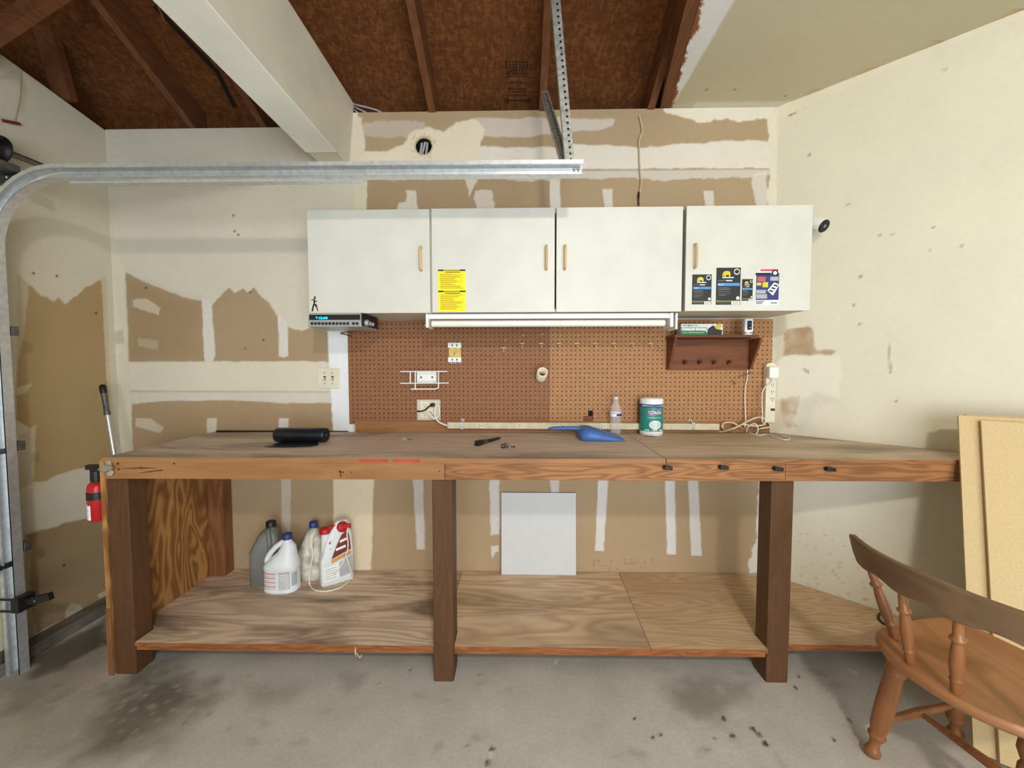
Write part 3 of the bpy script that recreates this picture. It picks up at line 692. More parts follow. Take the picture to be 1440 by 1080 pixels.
for i in range(3):
    s=MB(); y0=YF+(.004 if i==1 else .006)
    s.box(fx[i]+.001,fx[i+1]-.001,y0,y0+.036,zf,z0)
    if i==0:
        for px,py,r in ((472,648,.006),(477,649,.005),(482,650,.004),(478,663,.005),(482,664,.004),(494,664,.003),(166,652,.005),(167,660,.004),(405,647,.004),(245,652,.004),(198,657,.003),(618,663,.003)):
            q=P(px,py,'Y',y0); s.lathe([(r,0),(r,.0006)],q,(0,-1,0),8,1)
        for pts in ([(167,659),(200,657),(226,658),(200,659.5)],[(192,666),(205,663),(228,660),(230,662),(205,664.5)],[(478,663),(480,663),(480,671),(478,671)]):
            s.prism([P(a,b_,'Y',y0) for a,b_ in pts],(0,-.0004,0),2)
    s.build('fascia_board',[M['fascia'] if i==0 else M['fasciaR'],M['stamp'],M['crack']],wbn,.002)
lw_=.092
legx=[-1.768,-.366,1.045]
for i,x in enumerate(legx):
    s=MB(); s.box(x,x+(.092 if i!=1 else .085),1.673 if i!=1 else 1.655,1.673+.088,0,zf)
    s.build('leg',M['post'],wbn,.004)
for x in (-1.765,-.3,1.1):
    s=MB(); s.box(x,x+.088,YB-.06-.02,YB-.012,0,ZS-.025 if x>-1.7 else z0); s.build('rear_leg',M['stud'],wbn,.002)
# left end panel, back stud
s=MB(); s.box(-1.79,-1.77,1.668,YB-.012,.05,z0); s.build('end_panel',M['ply'],wbn,.001)
s=MB(); s.box(-1.792,-1.7685,1.664,1.667,0,.30); s.build('end_block',M['stud'],wbn,.002)
# lower shelf
sx=P(894,855,'Z',ZS).x
YS=1.665; zs0=ZS-.018
sl=P(189,898,'Y',YS).x
s=MB(); s.prism([(sl,YS,zs0),(legx[1]-.001,YS,zs0),(legx[1]-.001,1.764,zs0),(legx[1]+.03,1.764,zs0),(legx[1]+.03,YB-.004,zs0),(-1.768,YB-.004,zs0),(-1.768,1.765,zs0),(sl,1.765,zs0)],(0,0,.018)); s.build('shelf_board',M['shelf'],wbn,.001)
s=MB(); s.prism([(legx[1]+.0315,1.764,zs0),(legx[1]+.086,1.764,zs0),(legx[1]+.086,YS,zs0),(sx-.018,YS,zs0),(sx-.001,YB-.004,zs0),(legx[1]+.0315,YB-.004,zs0)],(0,0,.018)); s.build('shelf_board',M['shelf2'],wbn,.001)
s=MB(); s.prism([(sx-.0165,YS,zs0),(1.045,YS,zs0),(1.045,1.765,zs0),(1.137,1.765,zs0),(1.137,1.70,zs0),(SD-1.70-.006,1.70,zs0),(SD-YB-.004,YB-.004,zs0),(sx+.0005,YB-.004,zs0)],(0,0,.018)); s.build('shelf_board',M['shelf3'],wbn,.001)
s=MB(); s.box(sl,legx[1]-.001,YS+.008,YS+.046,zs0-.022,zs0); s.box(legx[1]+.086,1.04,YS+.008,YS+.046,zs0-.022,zs0); s.box(1.14,SD-1.75,1.71,1.745,zs0-.018,zs0); s.build('shelf_rail',M['edge'],wbn,.001)
for o in wbn.children:
    if o.name.startswith('shelf_board'):
        o.data.materials.append(M['edge'])
        for pl in o.data.polygons:
            if abs(pl.normal.z)<.3: pl.material_index=1
# stringy splinter below shelf
s=MB(); a=P(500,910,'Y',YS); s.tube([a,a+Vector((.003,-.004,-.02)),a+Vector((.012,-.006,-.03)),a+Vector((.02,-.004,-.045)),a+Vector((.028,-.004,-.03))],.0018); s.tube([a,a+Vector((-.002,-.004,-.02)),a+Vector((.004,-.006,-.038))],.0015); s.build('splinter',M['mdf'],wbn)
# the backsplash strip
s=MB(); a=P(500,600,'Y',YB-.012); s.box(a.x,XC-.012,YB-.018,YB-.002,HB+.001,1.03); o=s.build('backsplash_board',M['fascia'],bevel=.001); tag(o,'brown wooden strip along the back of the bench under the pegboards','board')

# clips on the fascia
for px,py,lb in ((936,657,'black cable clip on bench edge, under the wipes canister'),(1014,656.5,'black cable clip on bench edge, second from the left of the row'),(1090,658.5,'black cable clip on bench edge just left of the board joint above the right leg'),(1163,659,'black cable clip on bench edge right of the right leg, nearest the chair')):
    q=P(px,py,'Y',YF+.004)
    t=thing('cable_clip',q,lb,'clip','black clips on the bench front')
    s=MB(); s.lathe([(.009,0),(.009,.006),(.006,.012)],(q.x-.004,YF+.004,q.z),(0,-1,0),12); s.build('base',M['black'],t)
    s=MB(); s.obox((q.x+.004,YF-.014,q.z+.001),(.017,0,-.001),(0,.006,0),(0,0,.0075)); s.build('tongue',M['black'],t,.003)
# bottle opener
q=P(154,657,'Y',YF); t=thing('bottle_opener',q,'cast metal bottle opener screwed to the left end of bench front','bottle opener')
s=MB(); o_=Vector((q.x,YF+.003,q.z))
s.prism([o_+Vector(p) for p in ((-.008,0,.03),(.006,0,.03),(.01,0,.012),(.012,0,-.008),(.018,0,-.022),(.012,0,-.035),(-.002,0,-.037),(-.012,0,-.03),(-.014,0,-.014),(-.012,0,.01))],(0,-.007,0)); s.build('back_plate',M['steel'],t,.002)
s=MB(); s.prism([o_+Vector(p) for p in ((-.036,-.02,-.006),(-.012,-.012,.012),(.006,-.012,.012),(.028,-.02,.008),(.022,-.034,-.006),(.008,-.036,-.012),(-.012,-.032,-.008))],(0,.008,-.006)); s.build('lip',M['steel'],t,.002)

# ------------------------------------------------------------ wall cabinets
YD=1.971; zt_,zb_=2.100,1.604
def cabinet(lab,doors,body,dz=0):
    x0,x1=body; t=thing('wall_cabinet',((x0+x1)/2,YB,zb_+dz),lab,'cabinet')
    s=MB(); th=.016; y0=YD+.020; y1=YB-.002; za,zc_=zb_+.002+dz,zt_-.002+dz
    s.box(x0,x0+th,y0,y1,za,zc_); s.box(x1-th,x1,y0,y1,za,zc_); s.box(x0+th,x1-th,y0,y1,za,za+th); s.box(x0+th,x1-th,y0,y1,zc_-th,zc_); s.box(x0+th,x1-th,y1-.006,y1,za+th,zc_-th); s.build('carcass',M['whitein'],t,.001)
    ds=[]
    for (a,b_,hs) in doors:
        s=MB(); s.box(a,b_,YD,YD+.018,zb_+dz,zt_+dz); d=s.build('door',M['white'],t,.0015); ds.append(d)
        hx=b_-.040 if hs=='r' else (a+.040 if hs=='l' else hs)
        hp=P(0,0,'Y',YD)
        zc2=1.862+dz; s=MB(); s.tube([(hx,YD+.001,zc2+.054),(hx,YD-.016,zc2+.054),(hx,YD-.027,zc2+.044),(hx,YD-.029,zc2),(hx,YD-.027,zc2-.044),(hx,YD-.016,zc2-.054),(hx,YD+.001,zc2-.054)],.0058,10); s.build('handle',M['handle'],d)
    return t,ds
def dx(px,py=365): return P(px,py,'Y',YD).x
cA,dA=cabinet('leftmost white wall cabinet, single door above the clock radio',[(dx(433),dx(604.5),'r')],(dx(433)+.006,dx(605.5)))
cB,dB=cabinet('middle white double door wall cabinet above the tube light',[(dx(607),dx(780),'r'),(dx(782.5),dx(959.5),'l')],(dx(606.5),dx(960.5)),.002)
cC,dC=cabinet('rightmost white wall cabinet with black stickers on its door',[(dx(964.5),dx(1141),'l')],(dx(965),dx(1140)),.004)
def card(px0,px1,py0,py1,y=YD):
    a=P(px0,py0,'Y',y); b_=P(px1,py1,'Y',y); return a.x,b_.x,b_.z,a.z
RX,UZ=Vector((1,0,0)),Vector((0,0,1))
# yellow instruction label
x0,x1,za,zc_=card(616,655,379,438)
s=MB(); yl=YD-.0008; s.box(x0,x1,yl,YD,za,zc_)
H=zc_-za; Wd=x1-x0
def ln(s,u0,u1,v,h,m_,y=yl,X0=x0,ZT=zc_,W=Wd,HH=H): s.box(X0+u0*W,X0+u1*W,y-.0004,y,ZT-v*HH-h,ZT-v*HH,m_)
for v0 in (.0,.50):
    ln(s,0,1,v0+.002,.0075,1)
    for k in range(13): ln(s,.2+k*.046,.235+k*.046,v0+.006,.004,0,yl-.0004)
    ln(s,.25,.8,v0+.06,.0035,1)
    v=v0+.10
    while v<v0+.46:
        ln(s,.05+.04*random.random(),random.uniform(.5,.97),v,.0028,2); v+=.026
lab=s.build('instruction_label',[M['yellow'],M['ink'],M['olive']],dB[0]); lab['label']='yellow printed label with black header bars'
# little silhouette figure
s=MB(); 
def fg(pts): s.prism([P(x,y,'Y',YD-.0006) for x,y in pts],(0,.0006,0))
fg([(441.6,416.6),(443.6,416.6),(444.2,419.5),(443.2,421),(441.4,420)]); fg([(440.5,421),(443,421),(443.5,424),(442.5,428),(440.5,427),(441,424)])
fg([(441.5,421.4),(437.5,423.0),(437.4,422.2),(441,420)]); fg([(442.5,423),(446.4,423.2),(446.4,424.2),(443,424.6)])
fg([(440.5,427),(442.6,427.5),(441.2,433),(440.3,437.8),(437.8,438),(439,432)]); fg([(442,427),(445.4,428),(446.2,432),(447.6,437.2),(446.4,437.6),(444.6,432.6),(442.4,429.5)])
fig=s.build('figure_sticker',M['ink'],dA[0]); fig['label']='tiny black silhouette of a standing person'
def blacklabel(px0,px1,py0,py1,num):
    x0,x1,za,zc_=card(px0,px1,py0,py1); W=x1-x0; HH=zc_-za; s=MB(); y=YD-.0008
    s.box(x0,x1,y,YD,za,zc_)
    A=lambda *k: ln(s,*k,y=y,X0=x0,ZT=zc_,W=W,HH=HH)
    # yellow animal emblem
    cx=x0+W*.42; cz=zc_-HH*.17; e=W*.17
    s.prism([Vector((cx+u*e,y-.0004,cz+v*e)) for u,v in ((-1,-.6),(-.95,.1),(-.6,.6),(0,.75),(.7,.6),(.95,.1),(.9,-.7),(.6,-.7),(.5,-.2),(-.1,-.25),(-.2,-.7),(-.55,-.7),(-.6,-.1),(-.8,-.7))],(0,.0004,0),1)
    A(.25,.72,.255,HH*.025,2)
    s.lathe([(W*.125,0),(W*.125,.0004)],(x0+W*.84,y,zc_-HH*.11),(0,-1,0),16,2); s.lathe([(W*.09,0),(W*.09,.0004)],(x0+W*.84,y-.0004,zc_-HH*.11),(0,-1,0),16,0)
    A(.72,.96,.10,HH*.025,2)
    A(.08,.36,.335,HH*.02,4); A(.40,.66,.335,HH*.026,2)
    s.box(x0+.06*W,x0+.97*W,y-.0004,y,zc_-.49*HH,zc_-.415*HH,3)
    s.text(num,(x0+.09*W,y-.0005,zc_-.478*HH),RX,UZ,.05*HH,2,align='LEFT')
    for v,u in ((.53,.5),(.56,.62),(.59,.55),(.64,.6),(.70,.55),(.74,.4)): A(.1,u,v,HH*.012,4)
    s.lathe([(W*.07,0),(W*.07,.0004)],(x0+W*.90,y,zc_-.82*HH),(0,-1,0),12,2)
    A(0,1,.895,HH*.012,1); A(.05,.6,.94,HH*.014,4)
    s.box(x0+.64*W,x0+.97*W,y-.0005,y,za+.005*HH,za+.09*HH,2)
    for k in range(7): s.box(x0+(.68+k*.038)*W,x0+(.69+k*.038+.008*(k%2))*W,y-.0008,y,za+.02*HH,za+.075*HH,0)
    return s,[M['lblack'],M['lyel'],M['lwhite'],M['lblue'],M['grey']]
for a,nm,lbl in (((973.5,1000,386,428),'A-26','black label with yellow emblem, under the handle'),((1007.5,1040.5,376.5,428.5),'A-21','tallest black label with yellow emblem'),((1043.5,1058,392.5,423),'8','smallest black label')):
    s,ms=blacklabel(*a,nm); lb=s.build('product_sticker',ms,dC[0]); lb['label']=lbl
# colourful card
x0,x1,za,zc_=card(1062.5,1095,378,429); W=x1-x0; HH=zc_-za; s=MB(); y=YD-.0008
s.prism([Vector((x0+u*W,YD,zc_-v*HH)) for u,v in ((.18,0),(.97,0),(1,1),(.02,1),(0,.1),(.12,.1))],(0,-.0008,0))
kk=[0]
def cb(u0,u1,v0,v1,m_):
    kk[0]+=1; s.box(x0+u0*W,x0+u1*W,y-.0003-.00005*kk[0],y,zc_-v1*HH,zc_-v0*HH,m_)
cb(.2,.95,.01,.07,1); cb(.03,.98,.12,.86,2); cb(0,.62,.11,.18,3); cb(.08,.42,.22,.35,1); cb(.62,.95,.22,.33,5); cb(.06,.25,.38,.46,4); cb(.3,.53,.37,.51,4); cb(.05,.45,.58,.68,5); cb(.05,.5,.7,.82,5); cb(.6,.97,.86,.98,6)
s.lathe([(W*.14,0),(W*.14,.0014)],(x0+W*.8,y,zc_-.12*HH),(0,-1,0),16,3); s.lathe([(W*.08,0),(W*.08,.0018)],(x0+W*.8,y,zc_-.12*HH),(0,-1,0),12,6)
s.prism([Vector((x0+u*W,y-.0015,zc_-v*HH)) for u,v in ((.5,.6),(.78,.38),(.99,.44),(.74,.74))],(0,.0004,0),0)
for k in range(3): s.prism([Vector((x0+(u-.09*k)*W,y-.0019,zc_-(v+.075*k)*HH)) for u,v in ((.78,.43),(.93,.46),(.91,.50),(.74,.47))],(0,.0004,0),3)
for k in range(9): s.box(x0+(.66+k*.03)*W,x0+(.675+k*.03)*W,y-.0018,y,zc_-.96*HH,zc_-.92*HH,3)
for k in range(5): cb(.05,.4-.03*k,.88+.02*k,.89+.02*k,3)
lb=s.build('product_card',[M['lwhite'],M['lred'],M['lnavy'],M['lblack'],M['lyel'],M['ltgrey'],M['lwhite']],dC[0]); lb['label']='colourful blue and red product card'

# ------------------------------------------------------------ clock radio under cabinet
yr_=1.955
t=thing('clock_radio',(P(478,452,'Y',yr_).x,yr_,zb_-.002),'under cabinet clock radio with a turquoise display','radio')
x0=P(434,450,'Y',yr_).x; x1=P(508,450,'Y',yr_).x; zt2=zb_-.001; zb2=P(470,459.5,'Y',yr_).z
s=MB(); s.prism([(x0-.004,yr_,zb2),(x0,yr_,zt2),(x0,yr_+.2,zt2),(x0,yr_+.2,zb2-.004)],(x1-x0+.004,0,0)); s.build('body',M['silver'],t,.002)
s=MB(); s.box(x0+.004,x1-.005,yr_-.002,yr_,zt2-(zt2-zb2)*.5,zt2-.008); s.build('display_panel',M['black'],t)
s=MB(); c=P(446,447,'Y',yr_); s.text('12:00',(P(454.5,449,'Y',yr_).x,yr_-.003,P(454,449,'Y',yr_).z),RX,UZ,.0115,0,width=.043,bold=True)
s.lathe([(.004,0),(.004,.0006)],(P(445.5,446.5,'Y',yr_).x,yr_-.002,P(445,446.5,'Y',yr_).z),(0,-1,0),10); s.build('display',M['cyan'],t)
for k in list(range(11))+[11.6,12.6]:
    px=439+k*5.03; q=P(px,455,'Y',yr_); s=MB(); s.box(q.x-.0062,q.x+.0062,yr_-.004,yr_,q.z-.006,q.z+.006); s.build('button',M['black'],t,.001)
s=MB(); s.box(x1,x1+.006,yr_,yr_+.21,zb2+.006,zt2); s.build('end_cap',M['black'],t)
for yy,r in ((.02,.016),(.055,.010),(.09,.010)):
    s=MB(); s.lathe([(r,0),(r,.012),(r*.8,.016)],(x1+.006,yr_+yy+.02,zb2+.022),(1,0,0),14); s.build('knob',M['silver'],t)
s=MB(); s.tube([(x1-.06,yr_+.19,zb2),P(480,468,'Y',2.24),P(488,471,'Y',2.27),P(495,473,'Y',2.283)],.003); s.build('cord',M['black'],t)

# ------------------------------------------------------------ fluorescent under-cabinet light
yl2=2.00
t=thing('tube_light',(0.15,yl2+.05,zb_),'long white fluorescent tube light under the middle cabinet, switched off','lamp')
x0=P(600,450,'Y',yl2).x; x1=P(946,450,'Y',yl2).x; ztl=zb_; 
s=MB(); s.box(x0,x1,yl2+.004,yl2+.11,ztl-.022,ztl); s.box(x0,x1,yl2,yl2+.004,ztl-.026,ztl-.003); s.build('housing',M['wplastic'],t,.002)
s=MB(); zc3=P(770,454,'Y',yl2).z; s.cyl((x0+.02,yl2+.03,zc3),(x1-.03,yl2+.03,zc3),.0165,n=20); s.build('tube',M['tube'],t)
for xx,wd in ((x0-.004,.014),(x1-.014,.016)):
    s=MB(); s.box(xx,xx+wd,yl2-.006,yl2+.10,zc3-.022,ztl); s.build('end_cap',M['wplastic'],t,.003)
s=MB(); s.box(x1+.012,x1+.022,yl2-.006,yl2+.10,zc3-.034,ztl-.002); s.build('end_plate',M['wplastic'],t,.002)
s=MB(); s.tube([(x0-.004,yl2+.05,zc3),(x0-.022,yl2+.05,zc3-.006)],.003,smooth=1); s.build('pull_switch',M['bcord'],t)

# ------------------------------------------------------------ pegboards
yp=YB-.008
xa=P(490,530,'Y',yp).x; xb=P(773,530,'Y',yp).x; xcR=XC-.006; zpb=P(640,596.5,'Y',yp).z
q=P(530,534.5,'Y',yp)
M['pegL']=peg_mat('pegboard_russet',(146,98,66),q.x,q.z); M['pegR']=peg_mat('pegboard_tan',(172,124,82),q.x,q.z)
s=MB(); q1=P(592,563,'Y',yp); 
ax0,ax1=P(586,563,'Y',yp).x,P(619.5,563,'Y',yp).x; az0,az1=P(600,591,'Y',yp).z,P(600,562,'Y',yp).z
s.box(xa,ax0,yp,YB-.002,zpb,zb_-.0008); s.box(ax0,ax1,yp,YB-.002,az1,zb_-.0008); s.box(ax0,ax1,yp,YB-.002,zpb,az0); s.box(ax1,xb-.001,yp,YB-.002,zpb,zb_-.0008)
o=s.build('pegboard',M['pegL']); tag(o,'left reddish brown pegboard behind the wire rack','pegboard')
bx_0,bx_1=P(820,585,'Y',yp).x,P(834,585,'Y',yp).x; bz1=P(828,585,'Y',yp).z; bz2=P(828,577,'Y',yp).z; bxm=P(827,580,'Y',yp).x
s=MB(); zt3=zb_-.0008; s.box(xb+.001,bx_0,yp-.001,YB-.002,zpb,zt3); s.box(bx_0,bxm,yp-.001,YB-.002,bz1,zt3); s.box(bxm,bx_1,yp-.001,YB-.002,bz2,zt3); s.box(bx_1,xcR,yp-.001,YB-.002,zpb,zt3)
o=s.build('pegboard',M['pegR']); tag(o,'right tan pegboard behind the bottle and canister','pegboard')
s=MB(); s.box(bx_0,bx_1,YB-.003,YB-.001,zpb,bz2); s.box(bxm,bx_1-.003,YB-.006,YB-.003,bz1,bz2-.004,1); o=s.build('notch_backing',[M['shelfw'],M['hole']],o)

# outlet in the cut-out
c=P(604.5,575.5,'Y',YB-.004); t=thing('wall_outlet',c,'cream four socket wall outlet in a cut-out of the left pegboard','outlet')
x0,x1=P(590.5,575,'Y',YB-.004).x,P(617.5,575,'Y',YB-.004).x; z0_,z1_=P(604,588,'Y',YB-.004).z,P(604,564,'Y',YB-.004).z
s=MB(); s.box(x0,x1,YB-.007,YB-.001,z0_,z1_); s.build('plate',M['cream'],t,.002)
for px,py in ((597.5,570),(609,570),(597.5,582),(609,582)):
    q=P(px,py,'Y',YB-.007); s=MB(); s.lathe([(.017,0),(.017,.003)],q,(0,-1,0),18,0)
    for dxx in (-.006,.006): s.box(q.x+dxx-.0012,q.x+dxx+.0012,q.y-.0036,q.y-.003,q.z-.001,q.z+.008,1)
    s.lathe([(.0025,0),(.0025,.0006)],q+Vector((0,-.003,-.008)),(0,-1,0),8,1); s.build('receptacle',[M['cream'],M['ink']],t)
q=P(609,569,'Y',YB-.010); t=thing('plug',q,'black plug and cord in the upper right socket of the cut-out outlet','plug')
s=MB(); s.obox(q+Vector((0,-.014,0)),(.012,0,.002),(0,.013,0),(-.001,0,.010)); s.build('plug_body',M['black'],t,.004)
s=MB(); s.tube([q+Vector((-.008,-.02,-.004)),P(603,572,'Y',YB-.03),P(597,577,'Y',YB-.025),P(590,578.5,'Y',YB-.014),P(586.5,578,'Y',YB-.004)],.0042); s.build('cord',M['black'],t)
# long power strip
ys=YB-.05
t=thing('power_strip',(P(629,598,'Y',ys).x,ys,P(629,598,'Y',ys).z),'long ivory metal power strip along the back of the bench','power strip')
a=P(629,598.4,'Y',ys); b_=P(1012,600.5,'Y',ys); hz=.0175
s=MB(); s.prism([(a.x,ys,a.z-hz),(a.x,ys,a.z+hz),(b_.x,ys,b_.z+hz),(b_.x,ys,b_.z-hz)],(0,.030,0)); s.build('channel',M['ivory'],t,.003)
for px in (675.5,732.5,789.5,848,905):
    q=P(px,598.6,'Y',ys); s=MB(); s.box(q.x-.018,q.x+.018,ys-.0022,ys,q.z-.0135,q.z+.0135)
    for dz_ in (-.006,.006): s.box(q.x-.012,q.x-.003,ys-.003,ys-.0022,q.z+dz_-.0014,q.z+dz_+.0014,1)
    s.lathe([(.003,0),(.003,.0008)],(q.x+.008,ys-.0022,q.z),(0,-1,0),8,1); s.build('socket',[M['cream'],M['ink']],t)
for px,hh in ((649.5,.036),(975,.032)):
    q=P(px,599,'Y',ys); s=MB(); s.box(q.x-.009,q.x+.009,ys-.004,ys-.0005,q.z-.019,q.z+.019); s.box(q.x-.009,q.x+.009,YB-.012 if 0 else yp-.004,yp-.0015,q.z+.017,q.z+hh); s.box(q.x-.009,q.x+.009,ys-.004,yp-.002,q.z+.0175,q.z+.020)
    s.lathe([(.004,0),(.004,.002)],(q.x,yp-.004,q.z+hh*.78),(0,-1,0),8,1); s.build('mounting_clip',[M['steel'],M['ink']],t,.0008)
q=P(605,581,'Y',YB-.012)
s=MB(); s.cyl(q,q+Vector((0,-.03,0)),.011,.009,12); s.tube([q+Vector((.0,-.03,.0)),P(610,588,'Y',YB-.05),P(616,586,'Y',YB-.045),P(618,580,'Y',YB-.03),P(616,569,'Y',YB-.025),P(612,575,'Y',YB-.04),P(612,586,'Y',YB-.05),P(618,594,'Y',YB-.045),P(629,598.6,'Y',ys+.01)],.0055); s.build('supply_cord',M['cord'],t)

# breaker-like bare receptacle
c=P(639.5,496,'Y',yp); t=thing('bare_receptacle',c,'uncovered white and brass receptacle strap mounted high on the left pegboard','receptacle')
def qx(px): return P(px,496,'Y',yp-.003).x
def qz(py): return P(639,py,'Y',yp-.003).z
s=MB(); s.box(qx(631),qx(648.5),yp-.014,yp-.0005,qz(503),qz(488)); s.build('body',M['brass'],t,.002)
for v0,v1,sg in ((482.5,489,1),(502.5,509,-1)):
    s=MB(); s.box(qx(630.5),qx(649),yp-.018,yp-.0005,min(qz(v0),qz(v1)),max(qz(v0),qz(v1)))
    for px in (633.5,639.5,646): s.lathe([(.0085,0),(.0085,.006)],(qx(px),yp-.0005,qz(482.8 if sg>0 else 509)),(0,-1,0),12)
    for px in (633.5,639.5,646): s.lathe([(.0035,0),(.0035,.0006)],(qx(px),yp-.0185 if 0 else yp-.0066,qz(481.6 if sg>0 else 510)),(0,-1,0),8,1)
    for px in (636.5,643): s.box(qx(px)-.003,qx(px)+.003,yp-.0186,yp-.018,qz((v0+v1)/2)-.006,qz((v0+v1)/2)+.006,1)
    s.build('ear_block',[M['wplastic'],M['ink']],t,.001)
s=MB(); s.lathe([(.006,0),(.006,.004),(.003,.005)],(qx(639.5),yp-.014,qz(497)),(0,-1,0),12); s.build('screw',M['brass'],t)

# wire rack with white plate
yk=yp-.055
t=thing('wire_rack',P(596,532,'Y',yp),'small white wire rack with a plate mounted on the left pegboard','rack')
s=MB(); g_=lambda px,py,y=yk:P(px,py,'Y',y)
r_=.0034
s.tube([g_(563,522.5),g_(629,522.3)],r_,smooth=1); s.tube([g_(563,539),g_(631,538.6)],r_,smooth=1); s.tube([g_(577,522.5),g_(577,538)],r_,smooth=1)
s.tube([g_(584,522.4),g_(584,546.5),g_(578.5,547.3)],r_,smooth=1); s.tube([g_(616.5,522.3),g_(616.5,546)],r_,smooth=1); s.tube([g_(578,547.3),g_(612,547),g_(616.5,545.5)],r_,smooth=1)
for px,py in ((577,522.5),(616.5,522.3),(577,538.6),(616.5,538.6)): s.tube([g_(px,py),P(px,py,'Y',yp-.0005)+Vector((0,0,.0))],r_,smooth=1)
s.build('wires',M['wplastic'],t)
a=P(586,522.8,'Y',yp-.02); b_=P(614,538.2,'Y',yp-.02)
s=MB(); s.box(a.x,b_.x,yp-.020,yp-.017,b_.z,a.z); s.box(a.x+.02,b_.x-.02,yp-.017,yp-.0005,b_.z+.015,a.z-.015); s.build('plate',M['lwhite'],t,.001)
for px in (592,608):
    q=P(px,530.6,'Y',yp-.020); s=MB(); s.lathe([(.006,0),(.006,.002),(.003,.004)],q,(0,-1,0),10); s.build('screw',M['galvd'],t)

# pipe holder
q=P(763,523,'Y',yp-.09); t=thing('pipe_holder',q,'short cream pipe hung on the left pegboard near its right edge','pipe')
e=P(760.5,531,'Y',yp-.0) ; s=MB(); n=24; dv=(Vector((e.x,yp-.004,e.z))-q); 
dn=dv.normalized(); u1=Vector((1,0,0)); u1=(u1-dn*u1.dot(dn)).normalized(); u2=dn.cross(u1)
def rg(c,r): return [c+(u1*math.cos(2*PI*i/n)+u2*math.sin(2*PI*i/n))*r for i in range(n)]
s.rings([rg(q+dv*.99,.029),rg(q,.029),rg(q,.0215),rg(q+dv*.95,.0215)],0,True,False); s.add(rg(q+dv*.95,.0215),[tuple(range(n))],1); s.build('pipe',[M['pipe'],M['ink']],t)
s=MB(); s.tube([P(763,514,'Y',yp),P(763,514,'Y',yp-.02),P(763,519,'Y',yp-.06)],.0025); s.build('hook',M['brass'],t)

# pegboard hooks
hooks=[(708.5,489,478),(734,483,471.5),(761,483,470),(786,483,472),(811,483,471),(837,483,470),(863,483,470),(889,483,470),(914.5,483,470.5)]
names=['lowest','second','third','fourth','fifth','sixth','seventh','eighth','ninth']
for i,(px,py,pt) in enumerate(hooks):
    pl='left pegboard' if px<773 else 'right pegboard'
    lb='brass peg hook hanging lower than the rest, leftmost of the row' if i==0 else f'brass peg hook, {names[i]} from the left in the row on the {pl}'
    yy=yp-(.002 if px>773 else .001); q=P(px,py,'Y',yy); t=thing('peg_hook',q,lb,'hook','brass hooks on the pegboards')
    s=MB(); s.tube([Vector((q.x-.012,yy-.002,q.z)),Vector((q.x+.012,yy-.002,q.z))],.0028,smooth=1); s.tube([q,q+Vector((0,-.012,-.012)),q+Vector((0,-.026,-.026)),q+Vector((0,-.034,-.014))],.0022); s.build('hook',M['hookm'],t)
    z2=P(px+1.5,pt,'Y',yy); s=MB(); s.sphere(z2+Vector((0,-.002,0)),.0042,n=8); s.build('peg',M['hookm'],t)
yy=yp-.002; q=P(1031,535,'Y',yy); t=thing('peg_hook',q,'brass peg hook alone below the brown shelf, with a wire stub','hook','brass hooks on the pegboards')
s=MB(); s.tube([q+Vector((-.012,-.003,0)),q+Vector((.012,-.003,0))],.003,smooth=1); s.tube([q,q+Vector((0,-.02,-.02)),q+Vector((0,-.03,-.01))],.003); s.build('hook',M['brass'],t)
s=MB(); a=P(1038,530,'Y',yy-.01); b_=P(1057,524,'Y',yy-.006); s.tube([a,P(1048,527,'Y',yy-.016),b_],.0022); s.build('wire',M['galvd'],t)

# ------------------------------------------------------------ brown peg shelf with its things
t=thing('peg_shelf',P(1000,500,'Y',yp),'brown wooden wall shelf with four pegs at the right of the pegboard','shelf')
yb2=yp-.002; yf2=yb2-.135
def gx(px,py,y): return P(px,py,'Y',y)
zsT=P(1000,474.5,'Y',yf2).z; xl_,xr_=P(937,490,'Y',yb2).x,P(1046,490,'Y',yb2).x; zbk=P(990,520,'Y',yb2).z
xlf,xrf=P(951,476,'Y',yf2).x-.0,P(1067,476,'Y',yf2).x
xl_=min(xl_,xlf+.02)
s=MB(); s.box(xl_-.006,xrf,yf2,yb2,zsT,zsT+.014); s.build('top_board',M['shelfw'],t,.002)
s=MB(); s.box(xl_,xr_+.03,yb2-.014,yb2,zbk,zsT); s.build('back_board',M['shelfw'],t,.002)
for x in (xl_,xr_+.018):
    s=MB(); s.prism([(x,yb2-.014,zbk+.004),(x,yb2-.014,zsT),(x,yf2+.012,zsT),(x,yf2+.02,zsT-.02),(x,yb2-.034,zbk+.004)],(.013,0,0)); s.build('side_bracket',M['shelfw'],t,.001)
for px in (961.5,982,1002,1023):
    q=P(px,511,'Y',yb2-.014); s=MB(); s.lathe([(.0055,0),(.005,.022),(.0095,.027),(.0105,.034),(.006,.040)],q,(0.0,-1,.35),12); s.build('peg',M['post'],t)
